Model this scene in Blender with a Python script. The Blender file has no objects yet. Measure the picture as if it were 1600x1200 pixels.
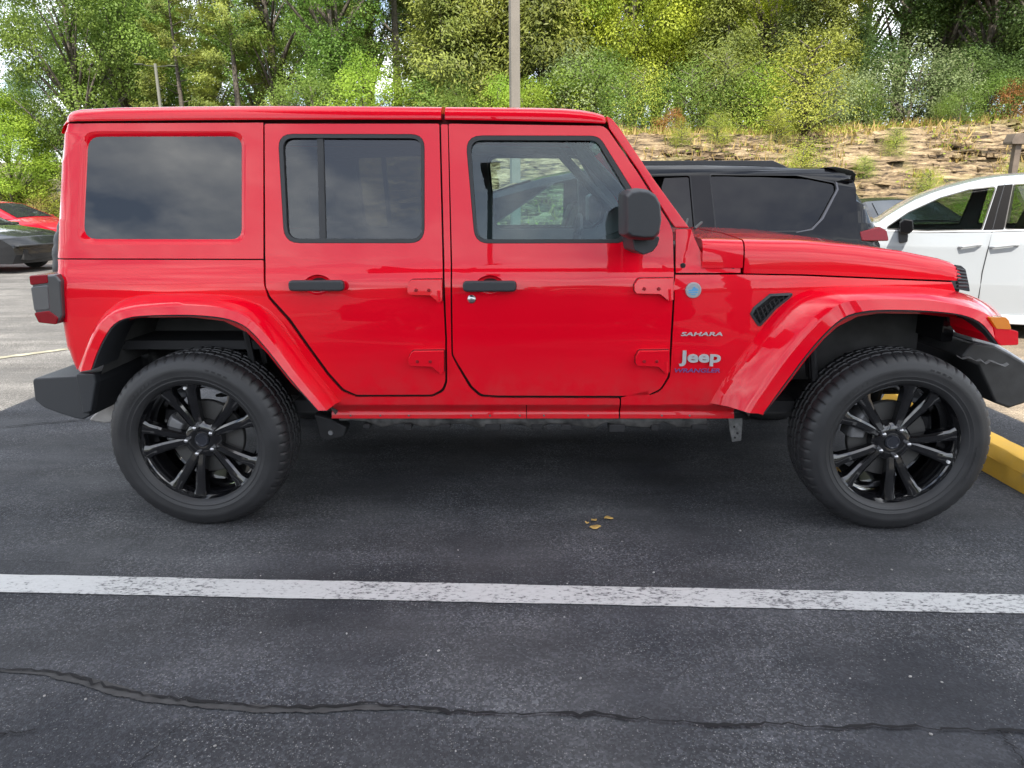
import bpy, bmesh, math, random
import numpy as np
from mathutils import Vector, Matrix, geometry
random.seed(7); rng = np.random.default_rng(11)
S = bpy.context.scene
COL = S.collection
R = math.radians
# ------------------------------------------------------------------ camera
F_PX, CAM_H, PITCH, ROLL = 1120.0, 1.4122, 0.25069, -0.0076
cam = bpy.data.cameras.new('camera'); camo = bpy.data.objects.new('camera', cam); COL.objects.link(camo)
cam.sensor_width = 36; cam.lens = F_PX/1600*36; cam.clip_start = .05; cam.clip_end = 2000
_fw = Vector((0, math.cos(PITCH), -math.sin(PITCH))); _up = Vector((0, math.sin(PITCH), math.cos(PITCH))); _rt = Vector((1, 0, 0))
_c, _s = math.cos(ROLL), math.sin(ROLL)
_X = _c*_rt+_s*_up; _Y = -_s*_rt+_c*_up; _Z = -_fw
camo.matrix_world = Matrix(((_X.x, _Y.x, _Z.x, 0), (_X.y, _Y.y, _Z.y, 0), (_X.z, _Y.z, _Z.z, CAM_H), (0, 0, 0, 1)))
S.camera = camo
# ------------------------------------------------------------------ light
SUN_EL, SUN_AZ = R(52), R(0)          # azimuth measured from straight behind the camera
sd = Vector((math.sin(SUN_AZ)*math.cos(SUN_EL), -math.cos(SUN_AZ)*math.cos(SUN_EL), math.sin(SUN_EL)))  # towards the sun
sl = bpy.data.lights.new('sun', 'SUN'); slo = bpy.data.objects.new('sun', sl); COL.objects.link(slo)
sl.energy = 4.2; sl.angle = R(0.53); sl.color = (1, .93, .82)
slo.rotation_euler = sd.to_track_quat('Z', 'Y').to_euler()
slo.location = (0, -30, 40)
W = bpy.data.worlds.new('World'); S.world = W; W.use_nodes = True
nt = W.node_tree; nt.nodes.clear()
def N(t, typ, **kw):
    n = t.nodes.new(typ)
    for k, v in kw.items():
        if k in n.inputs.keys() if isinstance(k, str) else False: n.inputs[k].default_value = v
        else: setattr(n, k, v)
    return n
out = N(nt, 'ShaderNodeOutputWorld'); bg = N(nt, 'ShaderNodeBackground')
sky = N(nt, 'ShaderNodeTexSky'); sky.sky_type = 'NISHITA'; sky.sun_disc = False
sky.sun_elevation = SUN_EL; sky.sun_rotation = math.pi+SUN_AZ; sky.air_density = 1.0; sky.dust_density = 1.5
tc = N(nt, 'ShaderNodeTexCoord'); sep = N(nt, 'ShaderNodeSeparateXYZ'); nt.links.new(tc.outputs['Generated'], sep.inputs[0])
zz = N(nt, 'ShaderNodeMath', operation='ADD'); zz.inputs[1].default_value = .26
mx = N(nt, 'ShaderNodeMath', operation='MAXIMUM'); mx.inputs[1].default_value = 0.0
nt.links.new(sep.outputs[2], mx.inputs[0]); nt.links.new(mx.outputs[0], zz.inputs[0])
cmb = N(nt, 'ShaderNodeCombineXYZ')
for i in (0, 1):
    d = N(nt, 'ShaderNodeMath', operation='DIVIDE'); nt.links.new(sep.outputs[i], d.inputs[0]); nt.links.new(zz.outputs[0], d.inputs[1])
    nt.links.new(d.outputs[0], cmb.inputs[i])
nz = N(nt, 'ShaderNodeTexNoise'); nz.inputs['Scale'].default_value = 1.7; nz.inputs['Detail'].default_value = 9; nz.inputs['Roughness'].default_value = .58
nt.links.new(cmb.outputs[0], nz.inputs['Vector'])
cr = N(nt, 'ShaderNodeValToRGB'); cr.color_ramp.elements[0].position = .40; cr.color_ramp.elements[1].position = .60
nt.links.new(nz.outputs[0], cr.inputs[0])
nz2 = N(nt, 'ShaderNodeTexNoise'); nz2.inputs['Scale'].default_value = 2.3; nz2.inputs['Detail'].default_value = 6
nt.links.new(cmb.outputs[0], nz2.inputs['Vector'])
cc = N(nt, 'ShaderNodeValToRGB'); cc.color_ramp.elements[0].position = .38; cc.color_ramp.elements[1].position = .66
cc.color_ramp.elements[0].color = (8.5, 9.2, 10.2, 1); cc.color_ramp.elements[1].color = (19, 19, 18.8, 1)
nt.links.new(nz2.outputs[0], cc.inputs[0])
mixw = N(nt, 'ShaderNodeMix', data_type='RGBA'); nt.links.new(cr.outputs[0], mixw.inputs[0])
nt.links.new(sky.outputs[0], mixw.inputs[6]); nt.links.new(cc.outputs[0], mixw.inputs[7])
nt.links.new(mixw.outputs[2], bg.inputs[0]); bg.inputs[1].default_value = .12
nt.links.new(bg.outputs[0], out.inputs[0])
S.view_settings.view_transform = 'Standard'; S.view_settings.look = 'None'; S.view_settings.gamma = 1
S.view_settings.exposure = 1.05
S.cycles.max_bounces = 8; S.cycles.transparent_max_bounces = 16; S.cycles.caustics_reflective = False; S.cycles.caustics_refractive = False
# ------------------------------------------------------------------ measuring helpers (photograph pixel -> metres on a known surface)
def ray(u, v):
    a, b = u-800, v-600
    x = (_c*a+_s*b)/F_PX; y = -(-_s*a+_c*b)/F_PX
    return (x, math.cos(PITCH)+y*math.sin(PITCH), -math.sin(PITCH)+y*math.cos(PITCH))
def gnd(u, v, z=0.0):
    d = ray(u, v); t = (z-CAM_H)/d[2]; return (d[0]*t, d[1]*t)
def atY(u, v, Y):
    d = ray(u, v); t = Y/d[1]; return (d[0]*t, CAM_H+d[2]*t)
TX, TY, YAW = .16507, 3.84315, -.03303
_cy, _sy = math.cos(YAW), math.sin(YAW)
PROF = [(.30, .770), (.45, .783), (.60, .796), (.80, .803), (.95, .801), (1.04, .796), (1.08, .791), (1.11, .783), (1.14, .772), (1.18, .763), (1.75, .652), (1.9, .62)]
def hw(x, z):                                    # half width of the red car's body
    p = PROF
    if z <= p[0][0]: w = p[0][1]
    else:
        w = p[-1][1]
        for (a, b), (c, d) in zip(p, p[1:]):
            if z <= c: w = b+(d-b)*(z-a)/(c-a); break
    if x > .60: w -= .085*((x-.60)/1.2)
    return w
def P(u, v, off=0.0, y=None):                    # pixel -> (x, z) on the near side of the red car
    d = ray(u, v); x, z = 0.0, 1.0
    for _ in range(25):
        yl = y if y is not None else -(hw(x, z)+off)
        t = (yl+_cy*TY-_sy*TX)/(_cy*d[1]-_sy*d[0])
        X, Y = d[0]*t, d[1]*t; z = CAM_H+d[2]*t; x = _cy*(X-TX)+_sy*(Y-TY)
    return (x, z)
def PX(pts, off=0.0, y=None): return [P(u, v, off, y) for u, v in pts]
# ------------------------------------------------------------------ materials
def mat(name):
    m = bpy.data.materials.new(name); m.use_nodes = True
    return m, m.node_tree, m.node_tree.nodes['Principled BSDF']
def simple(name, col, rough=.5, metal=0.0, coat=0.0, spec=.5, var=0.0, vscale=8, bump=0.0, bscale=200, coatr=.03):
    m, t, b = mat(name)
    b.inputs['Base Color'].default_value = (*col, 1); b.inputs['Roughness'].default_value = rough; b.inputs['Metallic'].default_value = metal
    b.inputs['Coat Weight'].default_value = coat; b.inputs['Coat Roughness'].default_value = coatr; b.inputs['Specular IOR Level'].default_value = spec
    tcn = N(t, 'ShaderNodeTexCoord')
    if var:
        n = N(t, 'ShaderNodeTexNoise'); n.inputs['Scale'].default_value = vscale; n.inputs['Detail'].default_value = 6
        t.links.new(tcn.outputs['Object'], n.inputs['Vector'])
        r = N(t, 'ShaderNodeValToRGB'); r.color_ramp.elements[0].position = .3; r.color_ramp.elements[1].position = .7
        r.color_ramp.elements[0].color = (*[c*(1-var) for c in col], 1); r.color_ramp.elements[1].color = (*[min(1, c*(1+var)) for c in col], 1)
        t.links.new(n.outputs[0], r.inputs[0]); t.links.new(r.outputs[0], b.inputs['Base Color'])
        rr = N(t, 'ShaderNodeMapRange'); rr.inputs[3].default_value = max(0, rough-.12); rr.inputs[4].default_value = min(1, rough+.12)
        t.links.new(n.outputs[0], rr.inputs[0]); t.links.new(rr.outputs[0], b.inputs['Roughness'])
    if bump:
        n = N(t, 'ShaderNodeTexNoise'); n.inputs['Scale'].default_value = bscale; n.inputs['Detail'].default_value = 3
        t.links.new(tcn.outputs['Object'], n.inputs['Vector'])
        bu = N(t, 'ShaderNodeBump'); bu.inputs['Strength'].default_value = bump; bu.inputs['Distance'].default_value = .002
        t.links.new(n.outputs[0], bu.inputs['Height']); t.links.new(bu.outputs[0], b.inputs['Normal'])
    return m
def paint(name, col, rough=.35, wav=.010, coat=1.0, dust=0.0):
    m, t, b = mat(name)
    b.inputs['Base Color'].default_value = (*col, 1); b.inputs['Roughness'].default_value = rough
    b.inputs['Specular IOR Level'].default_value = .05; b.inputs['Coat Weight'].default_value = coat; b.inputs['Coat Roughness'].default_value = .025; b.inputs['Coat IOR'].default_value = 1.46
    tcn = N(t, 'ShaderNodeTexCoord'); n = N(t, 'ShaderNodeTexNoise'); n.inputs['Scale'].default_value = 3.5; n.inputs['Detail'].default_value = 1
    t.links.new(tcn.outputs['Object'], n.inputs['Vector'])
    bu = N(t, 'ShaderNodeBump'); bu.inputs['Strength'].default_value = wav; bu.inputs['Distance'].default_value = .05
    t.links.new(n.outputs[0], bu.inputs['Height']); t.links.new(bu.outputs[0], b.inputs['Normal']); t.links.new(bu.outputs[0], b.inputs['Coat Normal'])
    n2 = N(t, 'ShaderNodeTexNoise'); n2.inputs['Scale'].default_value = 14; n2.inputs['Detail'].default_value = 5
    t.links.new(tcn.outputs['Object'], n2.inputs['Vector'])
    rr = N(t, 'ShaderNodeMapRange'); rr.inputs[1].default_value = .4; rr.inputs[2].default_value = .75; rr.inputs[3].default_value = .008; rr.inputs[4].default_value = .03
    t.links.new(n2.outputs[0], rr.inputs[0]); t.links.new(rr.outputs[0], b.inputs['Coat Roughness'])
    if dust:                                         # road film thrown up by the wheels, on the lowest part of the panels
        sz = N(t, 'ShaderNodeSeparateXYZ'); t.links.new(tcn.outputs['Object'], sz.inputs[0])
        dz_ = N(t, 'ShaderNodeMapRange', interpolation_type='SMOOTHSTEP'); dz_.inputs[1].default_value = .80; dz_.inputs[2].default_value = .46; dz_.inputs[3].default_value = 0; dz_.inputs[4].default_value = 1; t.links.new(sz.outputs[2], dz_.inputs[0])
        n3 = N(t, 'ShaderNodeTexNoise'); n3.inputs['Scale'].default_value = 9; n3.inputs['Detail'].default_value = 8; n3.inputs['Roughness'].default_value = .7; t.links.new(tcn.outputs['Object'], n3.inputs['Vector'])
        m3 = N(t, 'ShaderNodeMapRange'); m3.inputs[1].default_value = .38; m3.inputs[2].default_value = .72; m3.inputs[3].default_value = .15*dust; m3.inputs[4].default_value = dust; t.links.new(n3.outputs[0], m3.inputs[0])
        mm = N(t, 'ShaderNodeMath', operation='MULTIPLY'); t.links.new(dz_.outputs[0], mm.inputs[0]); t.links.new(m3.outputs[0], mm.inputs[1])
        mc = N(t, 'ShaderNodeMix', data_type='RGBA'); t.links.new(mm.outputs[0], mc.inputs[0]); mc.inputs[6].default_value = (*col, 1); mc.inputs[7].default_value = (.16, .13, .11, 1); t.links.new(mc.outputs[2], b.inputs['Base Color'])
        cw = N(t, 'ShaderNodeMapRange'); cw.inputs[3].default_value = 1; cw.inputs[4].default_value = .25; t.links.new(mm.outputs[0], cw.inputs[0]); t.links.new(cw.outputs[0], b.inputs['Coat Weight'])
    return m
def glass(name, tint, refl=1.5):
    m = bpy.data.materials.new(name); m.use_nodes = True; t = m.node_tree; t.nodes.clear()
    o = N(t, 'ShaderNodeOutputMaterial'); tr = N(t, 'ShaderNodeBsdfTransparent'); gl = N(t, 'ShaderNodeBsdfGlossy')
    tr.inputs[0].default_value = (*tint, 1); gl.inputs['Roughness'].default_value = .01; gl.inputs[0].default_value = (1, 1, 1, 1)
    fr = N(t, 'ShaderNodeFresnel'); fr.inputs[0].default_value = refl
    mxn = N(t, 'ShaderNodeMixShader'); t.links.new(fr.outputs[0], mxn.inputs[0]); t.links.new(tr.outputs[0], mxn.inputs[1]); t.links.new(gl.outputs[0], mxn.inputs[2])
    t.links.new(mxn.outputs[0], o.inputs[0])
    return m
RED = paint('red_paint', (.74, .0004, .014), dust=.30)
WHITE = paint('white_paint', (.33, .355, .38))
BLACKP = paint('black_paint', (.005, .005, .006), coat=.6)
GREYP = paint('dark_grey_paint', (.014, .015, .017))
REDP2 = paint('crimson_paint', (.40, .012, .028))
BPLAST = simple('black_plastic', (.030, .032, .036), .5, bump=.25, bscale=350)
RUBBERT = simple('window_rubber', (.02, .021, .023), .5)
TYRE = simple('tyre_rubber', (.022, .022, .0235), .52, var=.25, vscale=9, bump=.15, bscale=120)
RIMB = simple('black_rim', (.005, .005, .006), .12, coat=1)
STEEL = simple('steel', (.55, .55, .56), .28, metal=1)
DISC = simple('brake_disc_steel', (.085, .083, .08), .5, metal=.3, var=.2)
DIRTY = simple('dirty_steel', (.13, .12, .115), .75, var=.5, vscale=25)
LINER = simple('wheel_liner', (.075, .074, .072), .8, var=.4, vscale=7)
UNDER = simple('underbody_black', (.012, .012, .013), .75, var=.6, vscale=18)
INTER = simple('interior_black', (.02, .02, .022), .7)
SEATM = simple('seat_leather', (.03, .03, .033), .55)
CHROME = simple('badge_chrome', (.62, .63, .65), .3, metal=.45)
PURPLE = simple('badge_violet', (.20, .10, .30), .3, metal=.3)
BLUEB = simple('badge_blue', (.12, .36, .62), .3)
REDLENS = simple('red_lens', (.22, .003, .010), .25, spec=.25, coat=.25)
SMOKE = simple('smoked_lens', (.09, .095, .10), .2, coat=1)
AMBER = simple('amber_lens', (.75, .22, .008), .15, coat=1)
SILVER = simple('silver_trim', (.42, .43, .45), .4, metal=.4)
TRIMB = simple('gloss_black_trim', (.006, .006, .007), .3)
G_DARK = glass('tinted_glass', (.10, .11, .115), 1.62)
G_MID = glass('rear_door_glass', (.42, .44, .43), 1.58)
G_LIGHT = glass('front_door_glass', (.80, .90, .90), 1.46)
G_BLACK = glass('black_glass', (.03, .032, .034), 1.46)
G_CAR = glass('car_glass', (.70, .76, .74), 1.5)
# ------------------------------------------------------------------ mesh helpers
def link(name, me, m, parent=None, bevel=0, seg=2, smooth=True, sharp=35, wn=True):
    o = bpy.data.objects.new(name, me); COL.objects.link(o)
    if m is not None and not me.materials: me.materials.append(m)
    if parent is not None: o.parent = parent
    if smooth:
        me.shade_smooth(); me.set_sharp_from_angle(angle=R(sharp))
    if bevel:
        b = o.modifiers.new('bevel', 'BEVEL'); b.width = bevel; b.segments = seg; b.limit_method = 'ANGLE'; b.angle_limit = R(40); b.harden_normals = False
        if wn:
            w = o.modifiers.new('wn', 'WEIGHTED_NORMAL'); w.keep_sharp = False; w.weight = 70
    return o
def obj(name, bm, m, parent=None, bevel=0, seg=2, smooth=True, sharp=35, recalc=True):
    if recalc: bmesh.ops.recalc_face_normals(bm, faces=bm.faces)
    me = bpy.data.meshes.new(name); bm.to_mesh(me); bm.free()
    return link(name, me, m, parent, bevel, seg, smooth, sharp)
def empty(name, loc=(0, 0, 0), rz=0): 
    o = bpy.data.objects.new(name, None); COL.objects.link(o); o.location = loc; o.rotation_euler = (0, 0, rz); o.empty_display_size = .3
    return o
def tag(o, label=None, cat=None, group=None, kind=None):
    if label: o['label'] = label
    if cat: o['category'] = cat
    if group: o['group'] = group
    if kind: o['kind'] = kind
    return o
def bx(bm, x0, x1, y0, y1, z0, z1):
    vs = [bm.verts.new((x, y, z)) for x in (x0, x1) for y in (y0, y1) for z in (z0, z1)]
    for f in ((0, 1, 3, 2), (4, 6, 7, 5), (0, 4, 5, 1), (2, 3, 7, 6), (0, 2, 6, 4), (1, 5, 7, 3)): bm.faces.new([vs[i] for i in f])
    return vs
def prism(bm, pts, fn0, fn1):                    # closed outline (list of 2-tuples) swept between two mappings
    a = [bm.verts.new(fn0(*p)) for p in pts]; b = [bm.verts.new(fn1(*p)) for p in pts]; n = len(pts)
    bm.faces.new(a); bm.faces.new(b[::-1])
    for i in range(n): bm.faces.new((a[i], b[i], b[(i+1) % n], a[(i+1) % n]))
def tube(bm, pts, rads, seg=10, cap=True):
    rings = []
    for i, p in enumerate(pts):
        p = Vector(p); a = Vector(pts[max(0, i-1)]); b = Vector(pts[min(len(pts)-1, i+1)]); d = (b-a).normalized()
        u = d.cross(Vector((0, 0, 1)) if abs(d.z) < .9 else Vector((1, 0, 0))).normalized(); w = d.cross(u)
        r = float(rads[i] if isinstance(rads, (list, tuple)) else rads)
        rings.append([bm.verts.new(p+r*(math.cos(k*2*math.pi/seg)*u+math.sin(k*2*math.pi/seg)*w)) for k in range(seg)])
    for A, B in zip(rings, rings[1:]):
        for k in range(seg): bm.faces.new((A[k], A[(k+1) % seg], B[(k+1) % seg], B[k]))
    if cap: bm.faces.new(rings[0]); bm.faces.new(rings[-1])
def lathe(bm, prof, seg=64, y0=0.0, cx=0.0, cz=0.0, closed=False, mod=None):   # profile of (radius, y) about the y axis
    rings = []
    for j, (r, y) in enumerate(prof):
        if r < 1e-6: rings.append([bm.verts.new((cx, y0+y, cz))]); continue
        rings.append([bm.verts.new((cx+(r+(mod(j, k) if mod else 0))*math.cos(k*2*math.pi/seg), y0+y, cz+(r+(mod(j, k) if mod else 0))*math.sin(k*2*math.pi/seg))) for k in range(seg)])
    if closed: rings.append(rings[0])
    for A, B in zip(rings, rings[1:]):
        if len(A) == 1 and len(B) == 1: continue
        for k in range(seg):
            k2 = (k+1) % seg
            if len(A) == 1: bm.faces.new((A[0], B[k], B[k2]))
            elif len(B) == 1: bm.faces.new((A[k], A[k2], B[0]))
            else: bm.faces.new((A[k], A[k2], B[k2], B[k]))
def rnd(pts, r=.02, n=5):                         # round the corners of a polygon; r a number or one per vertex
    o = []; L = len(pts)
    for i in range(L):
        p = Vector((*pts[i], 0)); a = Vector((*pts[i-1], 0)); b = Vector((*pts[(i+1) % L], 0))
        ri = r[i] if isinstance(r, (list, tuple)) else r
        if ri <= 0: o.append(tuple(p[:2])); continue
        da, db = (a-p), (b-p); la, lb = da.length, db.length
        ang = da.angle(db); tl = min(ri/max(math.tan(ang/2), .05), la*.48, lb*.48)
        p0, p1 = p+da.normalized()*tl, p+db.normalized()*tl
        for k in range(n+1):
            t = k/n; q = (1-t)**2*p0+2*t*(1-t)*p+t*t*p1; o.append((q.x, q.y))
    return o
def soft(pts, big=16, small=2.0, n=4):
    rr = []; L = len(pts)
    for i in range(L):
        a = Vector(pts[i-1])-Vector(pts[i]); b = Vector(pts[(i+1) % L])-Vector(pts[i]); rr.append(small if a.angle(b) < R(118) else big)
    return rnd(pts, rr, n)
def shrink(pts, d):                               # crude inward offset of a closed polygon
    L = len(pts); area = sum(pts[i-1][0]*pts[i][1]-pts[i][0]*pts[i-1][1] for i in range(L)); sg = 1 if area > 0 else -1
    o = []
    for i in range(L):
        ax, ay = pts[i-1]; bx_, by = pts[i]; cx, cy = pts[(i+1) % L]
        n1 = Vector((-(by-ay), bx_-ax)); n2 = Vector((-(cy-by), cx-bx_))
        if n1.length < 1e-9 or n2.length < 1e-9: o.append(pts[i]); continue
        n1.normalize(); n2.normalize(); m = n1+n2
        if m.length < 1e-6: o.append(pts[i]); continue
        m = m.normalized(); k = d/max(.35, m.dot(n1)); o.append((bx_+sg*m.x*k, by+sg*m.y*k))
    return o
def sheet(outer, holes, yfn, thick, zs=(), xs=(), side=-1, into=None):
    """a panel: outline with holes in (x,z), laid on y = side*yfn(x,z), given thickness towards the middle"""
    bm = into or bmesh.new()
    loops = [outer]+list(holes)
    vl = [[Vector((p[0], p[1], 0)) for p in l] for l in loops]
    flat = [p for l in loops for p in l]
    tmp = bmesh.new(); vs = [tmp.verts.new((p[0], 0, p[1])) for p in flat]
    for t in geometry.tessellate_polygon(vl):
        try: tmp.faces.new([vs[i] for i in t])
        except ValueError: pass
    for z in zs: bmesh.ops.bisect_plane(tmp, geom=tmp.verts[:]+tmp.edges[:]+tmp.faces[:], plane_co=(0, 0, z), plane_no=(0, 0, 1), dist=1e-5)
    for x in xs: bmesh.ops.bisect_plane(tmp, geom=tmp.verts[:]+tmp.edges[:]+tmp.faces[:], plane_co=(x, 0, 0), plane_no=(1, 0, 0), dist=1e-5)
    tmp.verts.index_update(); fr, bk = {}, {}
    for v in tmp.verts:
        x, z = v.co.x, v.co.z; w = yfn(x, z)
        fr[v.index] = bm.verts.new((x, side*w, z)); bk[v.index] = bm.verts.new((x, side*(w-thick), z))
    for f in tmp.faces:
        bm.faces.new([fr[v.index] for v in f.verts]); 
        if thick: bm.faces.new([bk[v.index] for v in reversed(f.verts)])
    if thick:
        for e in tmp.edges:
            if len(e.link_faces) == 1:
                a, b = e.verts; bm.faces.new((fr[a.index], fr[b.index], bk[b.index], bk[a.index]))
    for v in (fr, bk)[1].values():
        if not thick: bm.verts.remove(v)
    tmp.free()
    return bm
def resample(pts, n):
    d = [0]
    for a, b in zip(pts, pts[1:]): d.append(d[-1]+math.hypot(b[0]-a[0], b[1]-a[1]))
    o = []
    for k in range(n):
        t = d[-1]*k/(n-1); i = 0
        while i < len(d)-2 and d[i+1] < t: i += 1
        f = (t-d[i])/max(1e-9, d[i+1]-d[i]); o.append(tuple(pts[i][j]+f*(pts[i+1][j]-pts[i][j]) for j in range(len(pts[0]))))
    return o
def smooth_line(pts, it=2):
    for _ in range(it):
        o = [pts[0]]
        for a, b in zip(pts, pts[1:]):
            o.append(tuple(.75*x+.25*y for x, y in zip(a, b))); o.append(tuple(.25*x+.75*y for x, y in zip(a, b)))
        o.append(pts[-1]); pts = o
    return pts
def text(name, body, m, parent, loc, width, height, extrude=.004, shear=0.0, bold=0.0, rot=(R(90), 0, 0)):
    c = bpy.data.curves.new(name, 'FONT'); c.body = body; c.extrude = .12; c.offset = bold; c.shear = shear; c.align_x = 'LEFT'; c.resolution_u = 4
    o = bpy.data.objects.new(name, c); COL.objects.link(o)
    bpy.context.view_layer.update()
    me = bpy.data.meshes.new_from_object(o.evaluated_get(bpy.context.evaluated_depsgraph_get()))
    bpy.data.objects.remove(o); bpy.data.curves.remove(c)
    co = np.array([v.co[:] for v in me.vertices]); mn, mxx = co.min(0), co.max(0)
    for v in me.vertices:
        v.co = ((v.co.x-mn[0])/(mxx[0]-mn[0])*width, (v.co.y-mn[1])/(mxx[1]-mn[1])*height, (v.co.z-mn[2])/(mxx[2]-mn[2])*extrude)
    me.materials.clear(); me.materials.append(m)
    t = bpy.data.objects.new(name, me); COL.objects.link(t); t.parent = parent; t.location = loc; t.rotation_euler = rot
    return t
# ------------------------------------------------------------------ ground
def asphalt(name, base, dark, grain, grain_amt, rough, seam=0.0, warm=None):
    m, t, b = mat(name); L = t.links
    tcn = N(t, 'ShaderNodeTexCoord')
    n1 = N(t, 'ShaderNodeTexNoise'); n1.inputs['Scale'].default_value = .9; n1.inputs['Detail'].default_value = 7; n1.inputs['Roughness'].default_value = .6; L.new(tcn.outputs['Object'], n1.inputs['Vector'])
    r1 = N(t, 'ShaderNodeValToRGB'); r1.color_ramp.elements[0].position = .36; r1.color_ramp.elements[1].position = .66
    r1.color_ramp.elements[0].color = (*dark, 1); r1.color_ramp.elements[1].color = (*base, 1); L.new(n1.outputs[0], r1.inputs[0])
    mp = N(t, 'ShaderNodeMapping'); mp.inputs['Scale'].default_value = (.35, 2.2, 1); L.new(tcn.outputs['Object'], mp.inputs[0])
    n3 = N(t, 'ShaderNodeTexNoise'); n3.inputs['Scale'].default_value = 1.6; n3.inputs['Detail'].default_value = 8; n3.inputs['Roughness'].default_value = .65; L.new(mp.outputs[0], n3.inputs['Vector'])
    m3 = N(t, 'ShaderNodeMapRange'); m3.inputs[1].default_value = .3; m3.inputs[2].default_value = .7; m3.inputs[3].default_value = .66; m3.inputs[4].default_value = 1.38; L.new(n3.outputs[0], m3.inputs[0])
    mul = N(t, 'ShaderNodeMix', data_type='RGBA', blend_type='MULTIPLY'); mul.inputs[0].default_value = 1; L.new(r1.outputs[0], mul.inputs[6]); L.new(m3.outputs[0], mul.inputs[7])
    # exposed aggregate: light stones, in worn patches only
    v = N(t, 'ShaderNodeTexVoronoi'); v.inputs['Scale'].default_value = 190; L.new(tcn.outputs['Object'], v.inputs['Vector'])
    sp = N(t, 'ShaderNodeSeparateColor'); L.new(v.outputs['Color'], sp.inputs[0])
    n2 = N(t, 'ShaderNodeTexNoise'); n2.inputs['Scale'].default_value = 2.1; n2.inputs['Detail'].default_value = 5; L.new(tcn.outputs['Object'], n2.inputs['Vector'])
    th = N(t, 'ShaderNodeMapRange'); th.inputs[1].default_value = .36; th.inputs[2].default_value = .68; th.inputs[3].default_value = .985; th.inputs[4].default_value = 1-grain_amt; L.new(n2.outputs[0], th.inputs[0])
    gt = N(t, 'ShaderNodeMath', operation='GREATER_THAN'); L.new(sp.outputs[0], gt.inputs[0]); L.new(th.outputs[0], gt.inputs[1])
    dd = N(t, 'ShaderNodeMath', operation='LESS_THAN'); dd.inputs[1].default_value = .38; L.new(v.outputs['Distance'], dd.inputs[0])
    ml = N(t, 'ShaderNodeMath', operation='MULTIPLY'); L.new(gt.outputs[0], ml.inputs[0]); L.new(dd.outputs[0], ml.inputs[1])
    gr = N(t, 'ShaderNodeMapRange'); gr.inputs[3].default_value = .25; gr.inputs[4].default_value = 1; L.new(sp.outputs[1], gr.inputs[0])
    ml2 = N(t, 'ShaderNodeMath', operation='MULTIPLY'); L.new(ml.outputs[0], ml2.inputs[0]); L.new(gr.outputs[0], ml2.inputs[1])
    mixc = N(t, 'ShaderNodeMix', data_type='RGBA'); L.new(ml2.outputs[0], mixc.inputs[0]); L.new(mul.outputs[2], mixc.inputs[6]); mixc.inputs[7].default_value = (*grain, 1)
    v2 = N(t, 'ShaderNodeTexVoronoi'); v2.inputs['Scale'].default_value = 130; L.new(tcn.outputs['Object'], v2.inputs['Vector'])
    sp2 = N(t, 'ShaderNodeSeparateColor'); L.new(v2.outputs['Color'], sp2.inputs[0])
    pw = N(t, 'ShaderNodeMath', operation='POWER'); pw.inputs[1].default_value = 2.2; L.new(sp2.outputs[2], pw.inputs[0])
    am = N(t, 'ShaderNodeMapRange'); am.inputs[1].default_value = .38; am.inputs[2].default_value = .66; am.inputs[3].default_value = .45; am.inputs[4].default_value = 1.35; L.new(n2.outputs[0], am.inputs[0])
    gm_ = N(t, 'ShaderNodeMath', operation='MULTIPLY'); L.new(pw.outputs[0], gm_.inputs[0]); L.new(am.outputs[0], gm_.inputs[1])
    ga = N(t, 'ShaderNodeMath', operation='ADD'); ga.inputs[1].default_value = .72; L.new(gm_.outputs[0], ga.inputs[0])
    mg_ = N(t, 'ShaderNodeMix', data_type='RGBA', blend_type='MULTIPLY'); mg_.inputs[0].default_value = 1; L.new(mixc.outputs[2], mg_.inputs[6]); L.new(ga.outputs[0], mg_.inputs[7])
    L.new(mg_.outputs[2], b.inputs['Base Color'])
    rr = N(t, 'ShaderNodeMapRange'); rr.inputs[1].default_value = .3; rr.inputs[2].default_value = .7; rr.inputs[3].default_value = rough-.14; rr.inputs[4].default_value = min(1, rough+.18); L.new(n2.outputs[0], rr.inputs[0]); L.new(rr.outputs[0], b.inputs['Roughness'])
    n4 = N(t, 'ShaderNodeTexNoise'); n4.inputs['Scale'].default_value = 190; n4.inputs['Detail'].default_value = 2; L.new(tcn.outputs['Object'], n4.inputs['Vector'])
    ad = N(t, 'ShaderNodeMath', operation='ADD'); L.new(n4.outputs[0], ad.inputs[0]); L.new(ml.outputs[0], ad.inputs[1])
    b.inputs['Specular IOR Level'].default_value = .3
    bu = N(t, 'ShaderNodeBump'); bu.inputs['Strength'].default_value = .8; bu.inputs['Distance'].default_value = .005; L.new(ad.outputs[0], bu.inputs['Height']); L.new(bu.outputs[0], b.inputs['Normal'])
    return m
DARKENED = asphalt('darkened_asphalt', (.084, .085, .090), (.032, .034, .040), (.19, .185, .178), .40, .86)
OLD = asphalt('old_asphalt', (.155, .148, .138), (.105, .10, .094), (.28, .26, .23), .3, .85)
def poly(name, pts, z, m, kind='structure', sub=None):
    bm = bmesh.new(); bm.faces.new([bm.verts.new((x, y, z)) for x, y in pts])
    o = obj(name, bm, m, smooth=False, recalc=False); 
    if kind: o['kind'] = kind
    return o
poly('ground', [(-400, -400), (400, -400), (400, 600), (-400, 600)], 0, OLD)
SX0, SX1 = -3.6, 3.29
poly('darkened_asphalt', [(SX0, -6), (SX1, -6), (SX1, 7.6), (SX0, 7.6)], .004, DARKENED)  # seal coat darkened within the canopy's shadow edges: shade put into the colour
poly('darkened_asphalt', [(-70, -60), (70, -60), (70, -6), (-70, -6)], .004, DARKENED)  # added unseen dark sheet, keeps bright ground out of the lower door reflections
TANC = asphalt('tan_concrete', (.235, .190, .138), (.165, .132, .096), (.32, .27, .20), .2, .85)
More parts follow.
